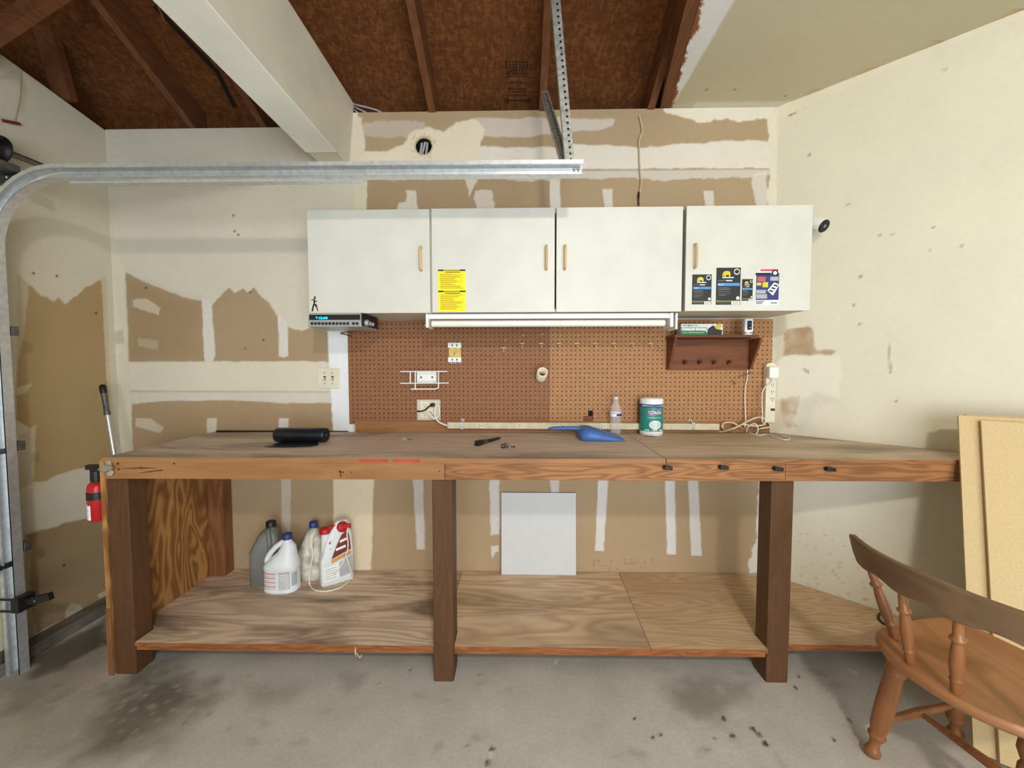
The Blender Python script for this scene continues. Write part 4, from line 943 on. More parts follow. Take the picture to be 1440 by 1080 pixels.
# bag box
zsh=zsT+.014
yq=yf2+.02; x0=P(957.5,470,'Y',yq).x; x1=P(1016,470,'Y',yq).x; zt4=zsh+.060
t=thing('bag_box',((x0+x1)/2,yq+.03,zsh),'green and white carton of garden bags on the brown shelf','box')
s=MB(); s.box(x0,x1,yq,yq+.06,zsh+.0005,zt4); s.build('carton',M['ltgrey'],t,.001)
s=MB(); W=x1-x0; y=yq-.0006
def bx(u0,u1,v0,v1,m_,yy=y): s.box(x0+u0*W,x0+u1*W,yy,yq,zsh+.001+v0*.058,zsh+.001+v1*.058,m_)
bx(0,1,0,.985,3)
s.prism([Vector((x0+u*W,y-.0002,zsh+.001+v*.058)) for u,v in ((0,0),(.66,0),(.63,.2),(.6,.36),(.3,.44),(0,.42))],(0,.0002,0),0)
s.prism([Vector((x0+u*W,y-.0002,zsh+.001+v*.058)) for u,v in ((.0,.44),(.6,.37),(.66,.5),(.62,.72),(0,.72))],(0,.0002,0),4)
s.prism([Vector((x0+u*W,y-.0004,zsh+.001+v*.058)) for u,v in ((.64,0),(.98,0),(.99,.45),(.9,.5),(.84,.55),(.80,.8),(.76,.85),(.72,.74),(.66,.6),(.63,.36))],(0,.0003,0),1)
s.lathe([(.0155,0),(.0155,.0007)],(x0+.9*W,y,zsh+.045),(0,-1,0),18,2)
s.text('Goodjavar xs',(x0+.03*W,y-.0006,zsh+.046),RX,UZ,.0085,1,width=.36*W,align='LEFT',bold=True)
s.text('Nœuds faciles',(x0+.03*W,y-.0008,zsh+.0235),RX,Vector((.2,0,1)).normalized(),.017,5,width=.56*W,align='LEFT',bold=True)
s.text('Sacs à déchets de jardin',(x0+.05*W,y-.0008,zsh+.0095),RX,UZ,.0075,5,width=.5*W,align='LEFT')
s.build('printed_front',[M['lgreen'],M['lblack'],M['lyel'],M['lwhite'],M['ltgrey'],M['lwhite']],t)
# indoor camera
yq=yf2+.03; q=P(1051,475,'Y',yq); t=thing('indoor_camera',(q.x,yq,zsh),'small white indoor camera standing on the brown shelf','camera')
s=MB(); s.lathe([(.022,0),(.022,.005),(.016,.008),(.008,.01),(.008,.016)],(q.x,yq,zsh+.0005),(0,0,1),20); s.build('stand',M['wplastic'],t)
s=MB(); s.loft([(0,0,.014,.018,.014,5),(0,0,.018,.0225,.017,5),(0,0,.080,.0225,.017,5),(0,0,.084,.018,.014,5)],(q.x,yq,zsh),24); s.build('body',M['wplastic'],t)
s=MB(); s.box(q.x-.012,q.x+.012,yq-.019,yq-.0165,zsh+.026,zsh+.074); s.build('face',M['black'],t,.001)
s=MB(); s.lathe([(.006,0),(.005,.002)],(q.x,yq-.019,zsh+.058),(0,-1,0),12,0); s.lathe([(.0025,0),(.0025,.0008)],(q.x+.003,yq-.019,zsh+.038),(0,-1,0),8,1); s.build('lens',[M['lnavy'],M['lwhite']],t)
ZT=HB+.003
def Z(px,py,z=ZT): return P(px,py,'Z',z)
s=MB(); s.tube([(q.x,yq+.018,zsh+.02),P(1058,478,'Y',yp-.01),P(1057,495,'Y',yp-.012),P(1051,512,'Y',yp-.012),P(1051,530,'Y',yp-.012),P(1048,545,'Y',yp-.012),P(1047.5,565,'Y',yp-.014),P(1048.5,590,'Y',yp-.03),P(1047,600,'Y',yp-.05),Z(1045,606),Z(1049,608.5),P(1052,600,'Y',yp-.06),P(1062,596,'Y',yp-.05),P(1066,604,'Y',yp-.06),Z(1062,611),Z(1054,609)],.003,8,0,8); s.build('cord',M['cord'],t)

# vertical power strip on the diagonal wall corner
t=thing('surge_strip',P(1084,555,'Y',2.26),'beige upright power strip mounted in the corner beside the pegboard','power strip')
yv=2.252
x0,x1=P(1077.3,550,'Y',yv).x,P(1091,550,'Y',yv).x; zA,zB=P(1084,594.5,'Y',yv).z,P(1084,510,'Y',yv).z
s=MB(); r=(x1-x0)/2; cx=(x0+x1)/2
pts=[(x0,yv,zA),(x1,yv,zA),(x1,yv,zB-r*.5)]+[(cx+r*math.cos(a),yv,zB-r*.5+r*.5*math.sin(a)) for a in np.linspace(.3,PI-.3,7)]+[(x0,yv,zB-r*.5)]
s.prism(pts,(0,.03,0)); s.build('case',M['cream'],t,.004)
for py in (542,552,562):
    q=P(1086,py,'Y',yv); s=MB()
    for dxx,dz_ in ((-.006,.006),(.006,.006)): s.box(q.x+dxx-.0014,q.x+dxx+.0014,yv-.0006,yv,q.z+dz_-.005,q.z+dz_+.005)
    s.lathe([(.0028,0),(.0028,.0006)],(q.x,yv,q.z-.006),(0,-1,0),8); s.build('socket',M['ink'],t)
q=P(1086.5,576,'Y',yv); s=MB(); s.box(q.x-.011,q.x+.011,yv-.004,yv,q.z-.007,q.z+.007); s.build('switch',M['maroon'],t,.001)
s=MB(); s.tube([(cx,yv+.015,zA),P(1083,600,'Y',yv+.0),P(1070,602.5,'Y',yv-.01),Z(1052,606.5),P(1040,600,'Y',2.25),P(1030,594.5,'Y',2.25),P(1018,595,'Y',2.25),P(1016,601,'Y',2.24),Z(1022,606.5),P(1036,601,'Y',2.24),P(1050,593,'Y',2.24),P(1065,587,'Y',2.24),P(1075,589,'Y',2.24),P(1074,597,'Y',2.23),P(1060,599,'Y',2.24),P(1045,597,'Y',2.24),P(1030,603,'Y',2.22),Z(1010,607.5),Z(990,605.5),P(975,601,'Y',ys-.006)],.0048,8,0,8); s.build('cord',M['bcord'],t)
yq=yv-.001; q=P(1086,524,'Y',yq); t=thing('power_adapter',q,'white cube adapter plugged into the upright power strip','adapter')
s=MB(); a=P(1082,532,'Y',yq-.03); b_=P(1095.5,516,'Y',yq-.03); s.box(a.x,b_.x,yq-.032,yq,a.z,b_.z); s.build('body',M['wplastic'],t,.005)
s=MB(); s.tube([((a.x+b_.x)/2,yq-.016,a.z),P(1086,538,'Y',yq-.02),P(1078,543,'Y',yq-.02),P(1072.5,550,'Y',yq-.02),P(1071.5,565,'Y',yq-.02),P(1072,580,'Y',yq-.03),P(1072.5,594,'Y',yq-.05),Z(1082,604),Z(1097,612),Z(1110,616),Z(1106,618.5),Z(1092,616),Z(1078,611),Z(1068,612),Z(1055,609),Z(1047,604),P(1048,599,'Y',2.2)],.003,8,0,8); s.build('cord',M['cord'],t)

# ------------------------------------------------------------ light switch plate
yw=YB
c=P(462.5,532,'Y',yw); t=thing('light_switch',c,'ivory double light switch plate left of the pegboard','switch')
a=P(447.5,546.5,'Y',yw-.005); b_=P(477.5,517.5,'Y',yw-.005)
s=MB(); s.box(a.x,b_.x,yw-.007,yw-.0005,a.z,b_.z); s.build('plate',M['cream'],t,.003)
for px in (456.5,467.5):
    q=P(px,532,'Y',yw-.007); s=MB(); s.box(q.x-.006,q.x+.006,yw-.0078,yw-.007,q.z-.013,q.z+.013,1); s.obox((q.x,yw-.013,q.z-.003),(.004,0,0),(0,.009,-.004),(0,.002,.005)); s.build('toggle',[M['cream'],M['ink']],t)
    for dz_ in (-.04,.04):
        s=MB(); s.lathe([(.0035,0),(.0035,.0012)],(q.x,yw-.007,q.z+dz_*.75),(0,-1,0),8); s.build('screw',M['galvd'],t)

# wall camera at right
c=PD(1152,316,.09); wl=PD(1143,318,.0)
t=thing('security_camera',wl,'white bullet security camera on the right wall beside the cabinet','camera')
ax=Vector((.30,-.80,-.52)).normalized(); base=c-ax*.05; 
s=MB(); s.lathe([(.020,-.045),(.030,-.04),(.033,-.02),(.034,.04),(.032,.046)],c-ax*.02,ax,24); s.build('body',M['wplastic'],t)
s=MB(); s.lathe([(.0315,.026),(.0315,.027),(.029,.031),(.010,.032),(.010,.030)],c,ax,24); s.build('face',M['black'],t)
s=MB(); s.lathe([(.010,.030),(.008,.034),(.003,.036)],c,ax,16); s.build('lens',M['grey'],t)
s=MB(); s.tube([wl+Vector((-.003,-.003,.0)),wl+Vector((-.03,-.03,0)),c-ax*.055],.011); nn=Vector((-1,-1,0)).normalized(); s.lathe([(.03,0),(.03,.008)],wl,nn,20); s.build('mount',M['wplastic'],t)

# ------------------------------------------------------------ things on the bench
# black bag roll
q=Z(425,621); yq=q.y; r=.036
x0=P(389,612,'Y',yq).x; x1=P(459.5,612,'Y',yq).x
t=thing('bag_roll',((x0+x1)/2,yq,HB),'roll of black plastic bags lying on the left of the bench','roll')
s=MB(); zc5=HB+r+.001
s.lathe([(r*.35,-.002),(r*.7,.003),(r*.93,0),(r,.008),(r*1.0,(x1-x0)*.3),(r*.98,(x1-x0)*.6),(r,x1-x0-.008),(r*.9,x1-x0),(r*.5,x1-x0-.004),(r*.35,x1-x0-.015)],(x0,yq,zc5),(1,0,0),28); s.build('roll',M['dblack'],t)
s=MB(); e=[Z(448,625.5,HB+.004),Z(438,627.5,HB+.004),Z(420,628.5,HB+.003),Z(400,629,HB+.003),Z(372,628,HB+.004),Z(392,623.5,HB+.004),Z(400,619,HB+.006),Z(446,619,HB+.006)]
s.prism(e,(0,0,.0016)); s.build('loose_end',M['dblack'],t)
# thin black rod at the back of the bench
a=Z(306,606.2,HB+.006); b_=Z(490,606.2,HB+.006); s=MB(); s.cyl((a.x,YB-.03,HB+.0065),(b_.x,YB-.016,HB+.0055),.0055,.0025,12); o=s.build('thin_rod',M['black']); tag(o,'thin black rod lying along the wall behind the bag roll','rod')
# tool
q=Z(686,621.5,HB); t=thing('hand_tool',q,'black hand tool with tapered handle lying near the bench middle','tool')
a=Z(670,624,HB+.012); b_=Z(703,614.5,HB+.010); d=(b_-a).normalized(); sd=Vector((0,0,1)).cross(d).normalized()
def slab(s,k0,k1,w0,w1,h0,h1,m_=0):
    p0=a.lerp(b_,k0); p1=a.lerp(b_,k1); z_=HB+.001
    A=[Vector((p.x,p.y,z_))+sd*g*w for p,w in ((p0,w0),(p1,w1)) for g in (-1,1)]
    B_=[v+Vector((0,0,h)) for v,h in zip(A,(h0,h0,h1,h1))]
    s.add(A+B_,[(0,1,3,2),(4,6,7,5),(0,4,5,1),(2,3,7,6),(0,2,6,4),(1,5,7,3)],m_)
s=MB(); slab(s,0,.2,.012,.013,.024,.024); s.build('head',M['black'],t,.003)
s=MB(); slab(s,.2,.45,.010,.008,.022,.018); s.build('jaw',M['galvd'],t,.003)
s=MB(); slab(s,.42,1.0,.0095,.006,.017,.009); s.build('handle',M['black'],t,.003)
# loose screws
for i in range(11):
    q=Z(random.gauss(711,4.5),random.gauss(628.5,1.4),HB+.0035); a_=random.uniform(0,2*PI); d=Vector((math.cos(a_),math.sin(a_),0)); k=.0045 if i%3 else .010
    s=MB(); s.lathe([(.0048,0),(.0048,.003),(.0024,.004),(.0022,.024),(.0004,.029)],q+Vector((0,0,.006 if i>6 else 0.0013)),d,8); o=s.build('loose_screw',M['galvd'] if i%3 else M['steel']); tag(o,'small loose screw in the little pile in front of the black hand tool','screw','pile of loose screws')
for px,py,lb in ((567,617,'small bright screw lying alone on the bench below the wall outlet'),(574,618,'dark stubby screw just right of the lone bright screw')):
    q=Z(px,py,HB+.0035); s=MB(); s.lathe([(.0036,0),(.0036,.0022),(.0017,.0028),(.0016,.020),(.0003,.024)],q,(.95,-.2,0),8); o=s.build('loose_screw',M['steel'] if px<570 else M['galvd']); tag(o,lb,'screw')
# metal plate bit
s=MB(); q=Z(914,613.5,HB+.001); s.obox(q,(.018,-.016,0),(.012,.008,0),(0,0,.001)); o=s.build('metal_plate',M['galvd']); tag(o,'thin grey metal plate lying left of the wipes canister','plate')
# dustpan
q=Z(830,622,HB); t=thing('dustpan',q,'blue plastic dustpan lying on the bench','dustpan')
e0,e1=Z(812,622.2,HB+.003),Z(874,623,HB+.003)
s=MB(); yc_=Z(843,616,HB).y; hw=.095
def XY(px,y): return P(px,612,'Y',y).x
R_=[]; K=17
xs_=[814,815.5,819,825,832,842,852,862,872]; hs_=[.030,.046,.056,.058,.054,.042,.030,.018,.007]; ws_=[.7,.84,.94,.99,1,1,1,1,1]
for px_,h_,w_ in zip(xs_,hs_,ws_):
    ring=[]
    for i in range(K):
        a_=PI*i/(K-1); c_=math.cos(a_); s2=math.sin(a_)
        y_=yc_-hw*w_*math.copysign(abs(c_)**.45,c_); z_=HB+.0012+h_*abs(s2)**.55*(1+.12*(-c_ if False else 0))
        ring.append(Vector((XY(px_,yc_)-.004*(1-abs(c_)),y_,z_)))
    R_.append(ring)
vs=[p for r_0 in R_ for p in r_0]
fs=[(a*K+b,a*K+b+1,(a+1)*K+b+1,(a+1)*K+b) for a in range(len(R_)-1) for b in range(K-1)]
fs.append(tuple(range(K))); s.add(vs,fs,0,True); o=s.build('pan',M['blue'],t); sm=o.modifiers.new('thickness','SOLIDIFY'); sm.thickness=.0025; sm.offset=1
s=MB(); mid=Vector((XY(822,yc_),yc_,HB+.052)); hend=P(771,602.5,'Y',yc_-.02)
pth=[mid+Vector((.03,0,.002)),mid+Vector((-.02,0,-.002)),mid.lerp(hend,.45)+Vector((0,0,.002)),hend+Vector((.035,0,.002)),hend+Vector((.01,0,.0)),hend]
wd=[.034,.026,.014,.019,.015,.006]; R2=[]
for i,p in enumerate(pth):
    R2.append([p+Vector((0,math.cos(a)*wd[i],math.sin(a)*(.010 if i<4 else .007 if i<5 else .004))) for a in np.linspace(0,2*PI,17)[:-1]])
s.rings(R2); o=s.build('handle',M['blue'],t); ss=o.modifiers.new('sub','SUBSURF'); ss.levels=1; ss.render_levels=2
# water bottle
q=Z(865.5,611,HB); t=thing('water_bottle',(q.x,q.y,HB),'clear plastic water bottle with blue label on the bench','bottle')
kh=P(865,560,'Y',q.y).z-HB; k=kh/.205
s=MB(); pr=[(.006,.004),(.020,.001),(.029,.006),(.031,.014),(.0295,.022),(.031,.03),(.029,.042),(.031,.054),(.029,.066),(.031,.078),(.030,.092),(.0315,.098),(.0315,.135),(.030,.142),(.027,.158),(.020,.174),(.0135,.186),(.0125,.194),(.0155,.196),(.0155,.199),(.0125,.2),(.0125,.205)]
s.lathe([(r*k,h*k) for r,h in pr],(q.x,q.y,HB+.0005),(0,0,1),32); s.build('body',M['clear'],t)
s=MB(); s.lathe([(.0322*k,.104*k),(.0322*k,.128*k)],(q.x,q.y,HB),(0,0,1),32,0,False)
def cyl_warp(R_,zz,cx,cy,rot=0):
    return lambda x,y_: Vector((cx+R_*math.sin(x/R_+rot),cy-R_*math.cos(x/R_+rot),zz+y_))
for a0,a1,z0q,z1q,m_ in ((-.1,1.25,.106,.120,1),(-1.1,1.3,.121,.1235,1)):
    n=10; w0=cyl_warp(.0325*k,0,q.x,q.y); V=[w0(.0325*k*(a0+(a1-a0)*i/n),zz*k+HB) for zz in (z0q,z1q) for i in range(n+1)]
    s.add(V,[(i,i+1,n+2+i,n+1+i) for i in range(n)],m_)
s.build('label',[M['lwhite'],M['lnavy']],t)
s=MB(); s.lathe([(.0148*k,.2*k),(.0148*k,.212*k),(.012*k,.2135*k)],(q.x,q.y,HB),(0,0,1),20); s.build('cap',M['clearcap'],t)
# wipes canister
q=Z(915.5,611,HB); R_=.5*(P(931.5,590,'Y',q.y).x-P(900,590,'Y',q.y).x); Hc=P(915,559.5,'Y',q.y).z-HB+.002
t=thing('wipes_canister',(q.x,q.y,HB),'teal and white canister of cleaning wipes on the bench','canister')
s=MB(); s.lathe([(R_*.9,.0005),(R_,.006),(R_*1.0,.03),(R_*.985,.034),(R_*.985,Hc*.86)],(q.x,q.y,HB),(0,0,1),40); s.build('tub',M['lwhite'],t)
s=MB(); s.lathe([(R_*1.0,Hc*.84),(R_*1.01,Hc*.87),(R_*1.01,Hc*.95),(R_*.96,Hc*.985),(R_*.7,Hc*.99),(R_*.66,Hc*1.0)],(q.x,q.y,HB),(0,0,1),40); s.build('lid',M['lwhite'],t)
s=MB(); RL=R_*1.003; s.lathe([(RL,Hc*.125),(RL,Hc*.76)],(q.x,q.y,HB),(0,0,1),40,0,False); s.lathe([(RL,Hc*.76),(RL,Hc*.84)],(q.x,q.y,HB),(0,0,1),40,1,False)
def patch(pts,m_,off,rot=0):
    w0=cyl_warp(RL+off,HB,q.x,q.y,rot); n_=len(pts); cx_=sum(p[0] for p in pts)/n_; cy_=sum(p[1] for p in pts)/n_
    V=[w0(cx_*R_,cy_*Hc)]; F=[]
    for r_ in range(1,7):
        k_=r_/6; V+=[w0((cx_+(x-cx_)*k_)*R_,(cy_+(y_-cy_)*k_)*Hc) for x,y_ in pts]
    for i_ in range(n_):
        j_=(i_+1)%n_; F.append((0,1+i_,1+j_))
        for r_ in range(5): a_=1+r_*n_; F.append((a_+i_,a_+n_+i_,a_+n_+j_,a_+j_))
    s.add(V,F,m_)
def oval(cx,cy,rx,ry,n_=24,tilt=0): return [(cx+rx*math.cos(a),cy+ry*math.sin(a)+tilt*rx*math.cos(a)) for a in np.linspace(0,2*PI,n_+1)[:-1]]
sk=lambda rx,ry:[(u*rx,.625+v*ry+u*.02) for u,v in ((-1,.15),(-.8,.75),(-.1,.8),(.2,1),(.85,.85),(1,.1),(.8,-.7),(.15,-.75),(-.15,-1),(-.85,-.8))]
patch(sk(.80,.105),2,.0004); patch(sk(.74,.085),1,.0007); patch(sk(.70,.074),3,.001)
patch(sk(.68,.066),1,.0012)
s.text('CLOROX',(0,0,0),RX,UZ,Hc*.075,3,width=R_*1.2,warp=cyl_warp(RL+.0016,HB+Hc*.587,q.x,q.y),bold=True)
patch(oval(.06,.30,.55,.115),3,.0004)
s.text('DISINFECTING',(0,0,0),RX,UZ,Hc*.022,3,width=R_*1.25,warp=cyl_warp(RL+.0006,HB+Hc*.475,q.x,q.y)); s.text('WIPES',(0,0,0),RX,UZ,Hc*.028,1,width=R_*.55,warp=cyl_warp(RL+.0009,HB+Hc*.425,q.x,q.y))
for v,wd in ((.35,.7),(.315,.85),(.28,.8),(.245,.6)): patch([(.06-wd/2,v),(.06+wd/2,v),(.06+wd/2,v+.012),(.06-wd/2,v+.012)],0,.0008)
for u in (-.7,.0,.6): patch([(u-.18,.145),(u+.22,.145),(u+.22,.175),(u-.18,.175)],3,.0006)
patch([(-1.2,.785),(1.1,.785),(1.1,.81),(-1.2,.81)],3,.0006)
s.build('wrap_label',[M['teal'],M['navy'],M['red'],M['lwhite']],t)

# ------------------------------------------------------------ things on the shelf and under the bench
def SH(px,py): return P(px,py,'Z',ZS)
# grey jug
b0=SH(366,829); t=thing('grey_jug',(b0.x,b0.y,ZS),'dark grey square jug with black cap at left on the shelf','jug')
hh=P(374,741,'Y',b0.y).z-ZS; wx=.5*(P(386,800,'Y',b0.y).x-P(346,800,'Y',b0.y).x); o_=(b0.x-.008,b0.y+.085,ZS+.0005)
s=MB(); k=hh
s.loft([(0,0,0,wx*.9,.055,6),(0,0,.02*k,wx,.062,6),(0,0,.55*k,wx,.062,6),(.004,0,.60*k,wx*.97,.060,5),(.012,0,.80*k,wx*.62,.048,4),(.018,0,.86*k,wx*.42,.036,3),(.020,0,.875*k,.021,.021,2),(.020,0,.91*k,.021,.021,2)],o_,32,0,.25); s.build('body',M['grey'],t)
s=MB(); s.tube([Vector(o_)+Vector((.035,-.045,.56*k)),Vector(o_)+Vector((.044,-.05,.70*k)),Vector(o_)+Vector((.028,-.035,.85*k)),Vector(o_)+Vector((.02,-.01,.87*k))],.012,10); s.build('grip',M['grey'],t)
s=MB(); c=Vector(o_)+Vector((.0194,.005,.90*k)); s.lathe([(.025,0),(.025,.028),(.021,.031)],c,(0,0,1),20); s.build('cap',M['black'],t)
# white jug with handle
b0=SH(393,833); t=thing('bleach_jug',(b0.x,b0.y,ZS),'white handled jug with blue cap, nearest the shelf front','jug')
hh=P(402,753,'Y',b0.y).z-ZS; wx=.5*(P(417,800,'Y',b0.y).x-P(369.5,800,'Y',b0.y).x); k=hh; O=Vector((b0.x,b0.y+.03,ZS+.0005))
s=MB()
s.loft([(0,0,0,wx*.9,.050,2.6),(0,0,.02*k,wx*.99,.058,2.6),(0,0,.05*k,wx*1.0,.060,2.6),(0,0,.055*k,wx*.97,.058,2.6),(0,0,.40*k,wx*.98,.058,2.6),(0,0,.41*k,wx*1.0,.060,2.6),(.002,0,.48*k,wx*.99,.060,2.4),(.014,0,.58*k,wx*.76,.050,2.3),(.030,0,.68*k,wx*.52,.042,2.2),(.038,0,.78*k,wx*.40,.034,2),(.034,0,.86*k,.022,.022,2),(.033,0,.89*k,.018,.018,2),(.033,0,.93*k,.018,.018,2)],O,36); s.build('body',M['jug'],t)
s=MB(); s.tube([O+Vector((-wx*.72,0,.44*k)),O+Vector((-wx*.86,-.004,.52*k)),O+Vector((-wx*.62,-.004,.66*k)),O+Vector((-wx*.18,-.004,.79*k)),O+Vector((.020,0,.86*k)),O+Vector((.034,0,.85*k))],.0145,12); s.build('handle',M['jug'],t)
s=MB(); s.lathe([(.0235,0),(.0235,.026),(.019,.03)],O+Vector((.033,0,.90*k)),(0,0,1),20); s.build('cap',M['navy'],t)
s=MB()
def ell(rx,ry,e,th): 
    c_,s_=math.cos(th),math.sin(th); return Vector((rx*math.copysign(abs(c_)**(2/e),c_),ry*math.copysign(abs(s_)**(2/e),s_),0))
def lab_patch(s,O,rx,ry,e,t0,t1,z0q,z1q,m_,n_=12):
    V=[O+ell(rx,ry,e,t0+(t1-t0)*i/n_)+Vector((0,0,z)) for z in (z0q,z1q) for i in range(n_+1)]
    s.add(V,[(i,i+1,n_+2+i,n_+1+i) for i in range(n_)],m_)
for i in range(8): 
    z=(.10+.037*i)*k; lab_patch(s,O,wx*1.0,.0605,2.6,-PI*.93,-PI*.50,z,z+.006*k*(1+i%2),1 if i%2 else 2)
lab_patch(s,O,wx*1.0,.0602,2.6,-PI*.47,-PI*.26,.09*k,.39*k,2); lab_patch(s,O,wx*1.0,.0602,2.6,-PI*.22,-PI*.06,.13*k,.36*k,2)
for i in range(9): z=(.10+.03*i)*k; lab_patch(s,O,wx*1.004,.0606,2.6,-PI*.46,-PI*.28,z,z+.01*k,0)
s.build('label',[M['lwhite'],M['lred'],M['ltgrey']],t)
# stained jug behind
b0=SH(431,817); t=thing('stained_jug',(b0.x,b0.y,ZS),'grimy white jug with blue cap behind the sprayer jug','jug')
hh=P(438,737.5,'Y',b0.y).z-ZS; wx=.5*(P(446,790,'Y',b0.y).x-P(416,790,'Y',b0.y).x)+.01; k=hh; O=Vector((b0.x+.008,b0.y+.05,ZS+.0005))
s=MB(); s.loft([(0,0,0,wx*.9,.050,3),(0,0,.02*k,wx,.056,3),(0,0,.45*k,wx,.056,3),(0.002,0,.52*k,wx*.95,.054,2.6),(.006,0,.70*k,wx*.62,.045,2.3),(.010,0,.84*k,wx*.40,.030,2),(.012,0,.87*k,.018,.018,2),(.012,0,.92*k,.018,.018,2)],O,32); s.build('body',M['djug'],t)
s=MB(); s.tube([O+Vector((.022,-.046,.48*k)),O+Vector((.024,-.056,.62*k)),O+Vector((.018,-.040,.78*k)),O+Vector((.012,-.015,.85*k))],.012,10); s.build('handle',M['djug'],t)
s=MB(); s.lathe([(.0225,0),(.0225,.028),(.019,.031)],O+Vector((.012,0,.89*k)),(.05,0,1),20); s.build('cap',M['navy'],t)
# sprayer jug
b0=SH(458,823); t=thing('sprayer_jug',(b0.x,b0.y,ZS),'white sprayer jug with red caps and a maroon label','jug')
rot=.62; hh=P(455,740,'Y',b0.y).z-ZS; k=hh; O=Vector((b0.x+.035,b0.y+.055,ZS+.0005)); lx,ly=.085,.045
s=MB(); s.loft([(0,0,0,lx*.97,ly*.95,7),(0,0,.015*k,lx,ly,7),(0,0,.42*k,lx,ly,7),(.006,0,.52*k,lx*.93,ly*.96,6),(.012,0,.72*k,lx*.83,ly*.82,5),(.022,0,.86*k,lx*.66,ly*.7,4),(.03,0,.97*k,lx*.48,ly*.5,3),(.032,0,1.02*k,lx*.3,ly*.35,2.5)],O,40,0,rot); s.build('body',M['jug'],t)
cr,sr=math.cos(rot),math.sin(rot)
def LP(x,y,z): return O+Vector((x*cr-y*sr,x*sr+y*cr,z))
s=MB(); s.lathe([(.024,0),(.021,.06),(.020,.10)],LP(-.052,0,.55*k),(-.02,0,1),20); s.build('neck',M['jug'],t)
s=MB(); s.lathe([(.030,0),(.030,.018),(.026,.026),(.020,.03)],LP(-.053,0,.55*k+.10),(-.02,0,1),14); s.obox(LP(-.018,-.008,.93*k),(.028*cr,.028*sr,.006),(-.010*sr,.010*cr,0),(0,0,.012)); s.build('cap',M['red'],t,.002)
s=MB(); p_=LP(.030,-ly*.62,.93*k); s.lathe([(.026,-.012),(.030,0),(.028,.012),(.012,.018)],p_,(sr*.8,-cr*.8,.25),16); s.obox(p_+Vector((.026,-.006,.006)),(.022,.004,.0),(0,.010,0),(0,0,.012)); s.build('trigger',M['red'],t,.003)
s=MB()
def fp(pts,m_,off=.001): s.prism([LP(u*lx,-ly*(1.0 if v<.45 else 1.0-(v-.45)*.50)-off,v*k) for u,v in pts],(sr*.0006,-cr*.0006,0),m_)
fp([(-.38,.44),(-.1,.62),(.25,.80),(.55,.86),(.72,.80),(.80,.62),(.82,.54)],0); fp([(-.38,.43),(.82,.52),(.84,.46),(-.38,.36)],1,.0012); fp([(-.85,.08),(.05,.10),(.05,.34),(-.85,.32)],3,.0008); fp([(.1,.10),(.9,.13),(.9,.44),(.1,.36)],4,.0008)
for i in range(5): fp([(-.78,.12+i*.04),(-.1,.125+i*.04),(-.1,.135+i*.04),(-.78,.13+i*.04)],4,.002)
for (u0,u1,v) in ((-.1,.5,.56),(.15,.6,.68)): 
    fp([(u0,v),(u1,v+.03),(u1,v+.07),(u0,v+.04)],2,.0024)
fp([(-.5,.70),(-.42,.74),(-.36,.73),(-.44,.69)],0); fp([(-.46,.62),(-.40,.63),(-.42,.60)],0); s.build('label',[M['maroon'],M['tan'],M['lwhite'],M['lwhite'],M['ltgrey']],t)
s=MB(); zz=.155
s.tube([P(441,748,'Y',b0.y-.01),P(438.5,765,'Y',b0.y-.03),P(440,780,'Y',b0.y-.03),P(437,795,'Y',b0.y-.03),P(435.5,812,'Y',b0.y-.01),SH(436,824)+Vector((0,0,.006)),SH(443,831)+Vector((0,0,.005)),SH(460,832.5)+Vector((0,0,.005)),SH(480,827)+Vector((0,0,.006)),SH(493,816)+Vector((0,0,.01)),P(494,805,'Y',b0.y+.03),P(490,792,'Y',b0.y+.0),P(487,782,'Y',b0.y-.0)],.0036,8,0,8); s.build('hose',M['cord'],t)
s=MB(); s.tube([p_+Vector((.04,-.008,.006)),P(488,750,'Y',p_.y-.02),P(489.5,765,'Y',p_.y-.02),P(487.5,778,'Y',p_.y-.02),P(480,795,'Y',p_.y-.03),P(470,808,'Y',p_.y-.05)],.0036,8); s.build('wand_hose',M['cord'],t)

# white panel leaning at the back
a=P(704.5,805,'Z',ZS); yb3=min(a.y,YB-.03)
x0=P(705,750,'Y',yb3).x; x1=P(810,750,'Y',yb3).x; zt5=P(757,693.5,'Y',yb3+.01).z
s=MB(); s.prism([(x0,yb3-.012,ZS+.0008),(x1,yb3-.012,ZS+.0008),(x1,yb3+.014,zt5),(x0,yb3+.014,zt5)],(0,.010,.0)); o=s.build('white_board',M['panel'],bevel=.001); tag(o,'square white panel leaning against the wall under the bench','panel')

# fire extinguisher on the left end
ye=1.695
c=P(139,690,'Y',ye); t=thing('fire_extinguisher',(c.x,ye,P(138,732,'Y',ye).z),'red fire extinguisher hanging on the left end of the bench','fire extinguisher')
xE=P(139,700,'Y',ye).x; rE=.034; zE0=P(138,731,'Y',ye).z; zE1=P(138,677,'Y',ye).z; xE=-1.792-rE-.006; 
s=MB(); Hh=zE1-zE0; s.lathe([(rE*.85,0),(rE,.006),(rE,Hh*.84),(rE*.93,Hh*.92),(rE*.7,Hh*.98),(rE*.4,Hh*1.02)],(xE,ye,zE0),(0,0,1),28); s.build('cylinder',M['extred'],t)
s=MB(); s.lathe([(rE+.002,0),(rE+.002,.032)],(xE,ye,P(138,700.5,'Y',ye).z),(0,0,1),28); s.box(xE+rE-.01,-1.791,ye-.012,ye+.012,P(138,700.5,'Y',ye).z,P(138,691,'Y',ye).z); s.build('strap',M['black'],t)
s=MB(); s.lathe([(.02,0),(.022,.02),(.02,.05)],(xE,ye,zE1-.004),(0,0,1),16); s.box(xE-.040,xE+.034,ye-.012,ye+.012,zE1+.052,zE1+.074); s.box(xE-.018,xE+.022,ye-.014,ye+.014,zE1+.01,zE1+.056); s.build('valve_handle',M['black'],t,.004)
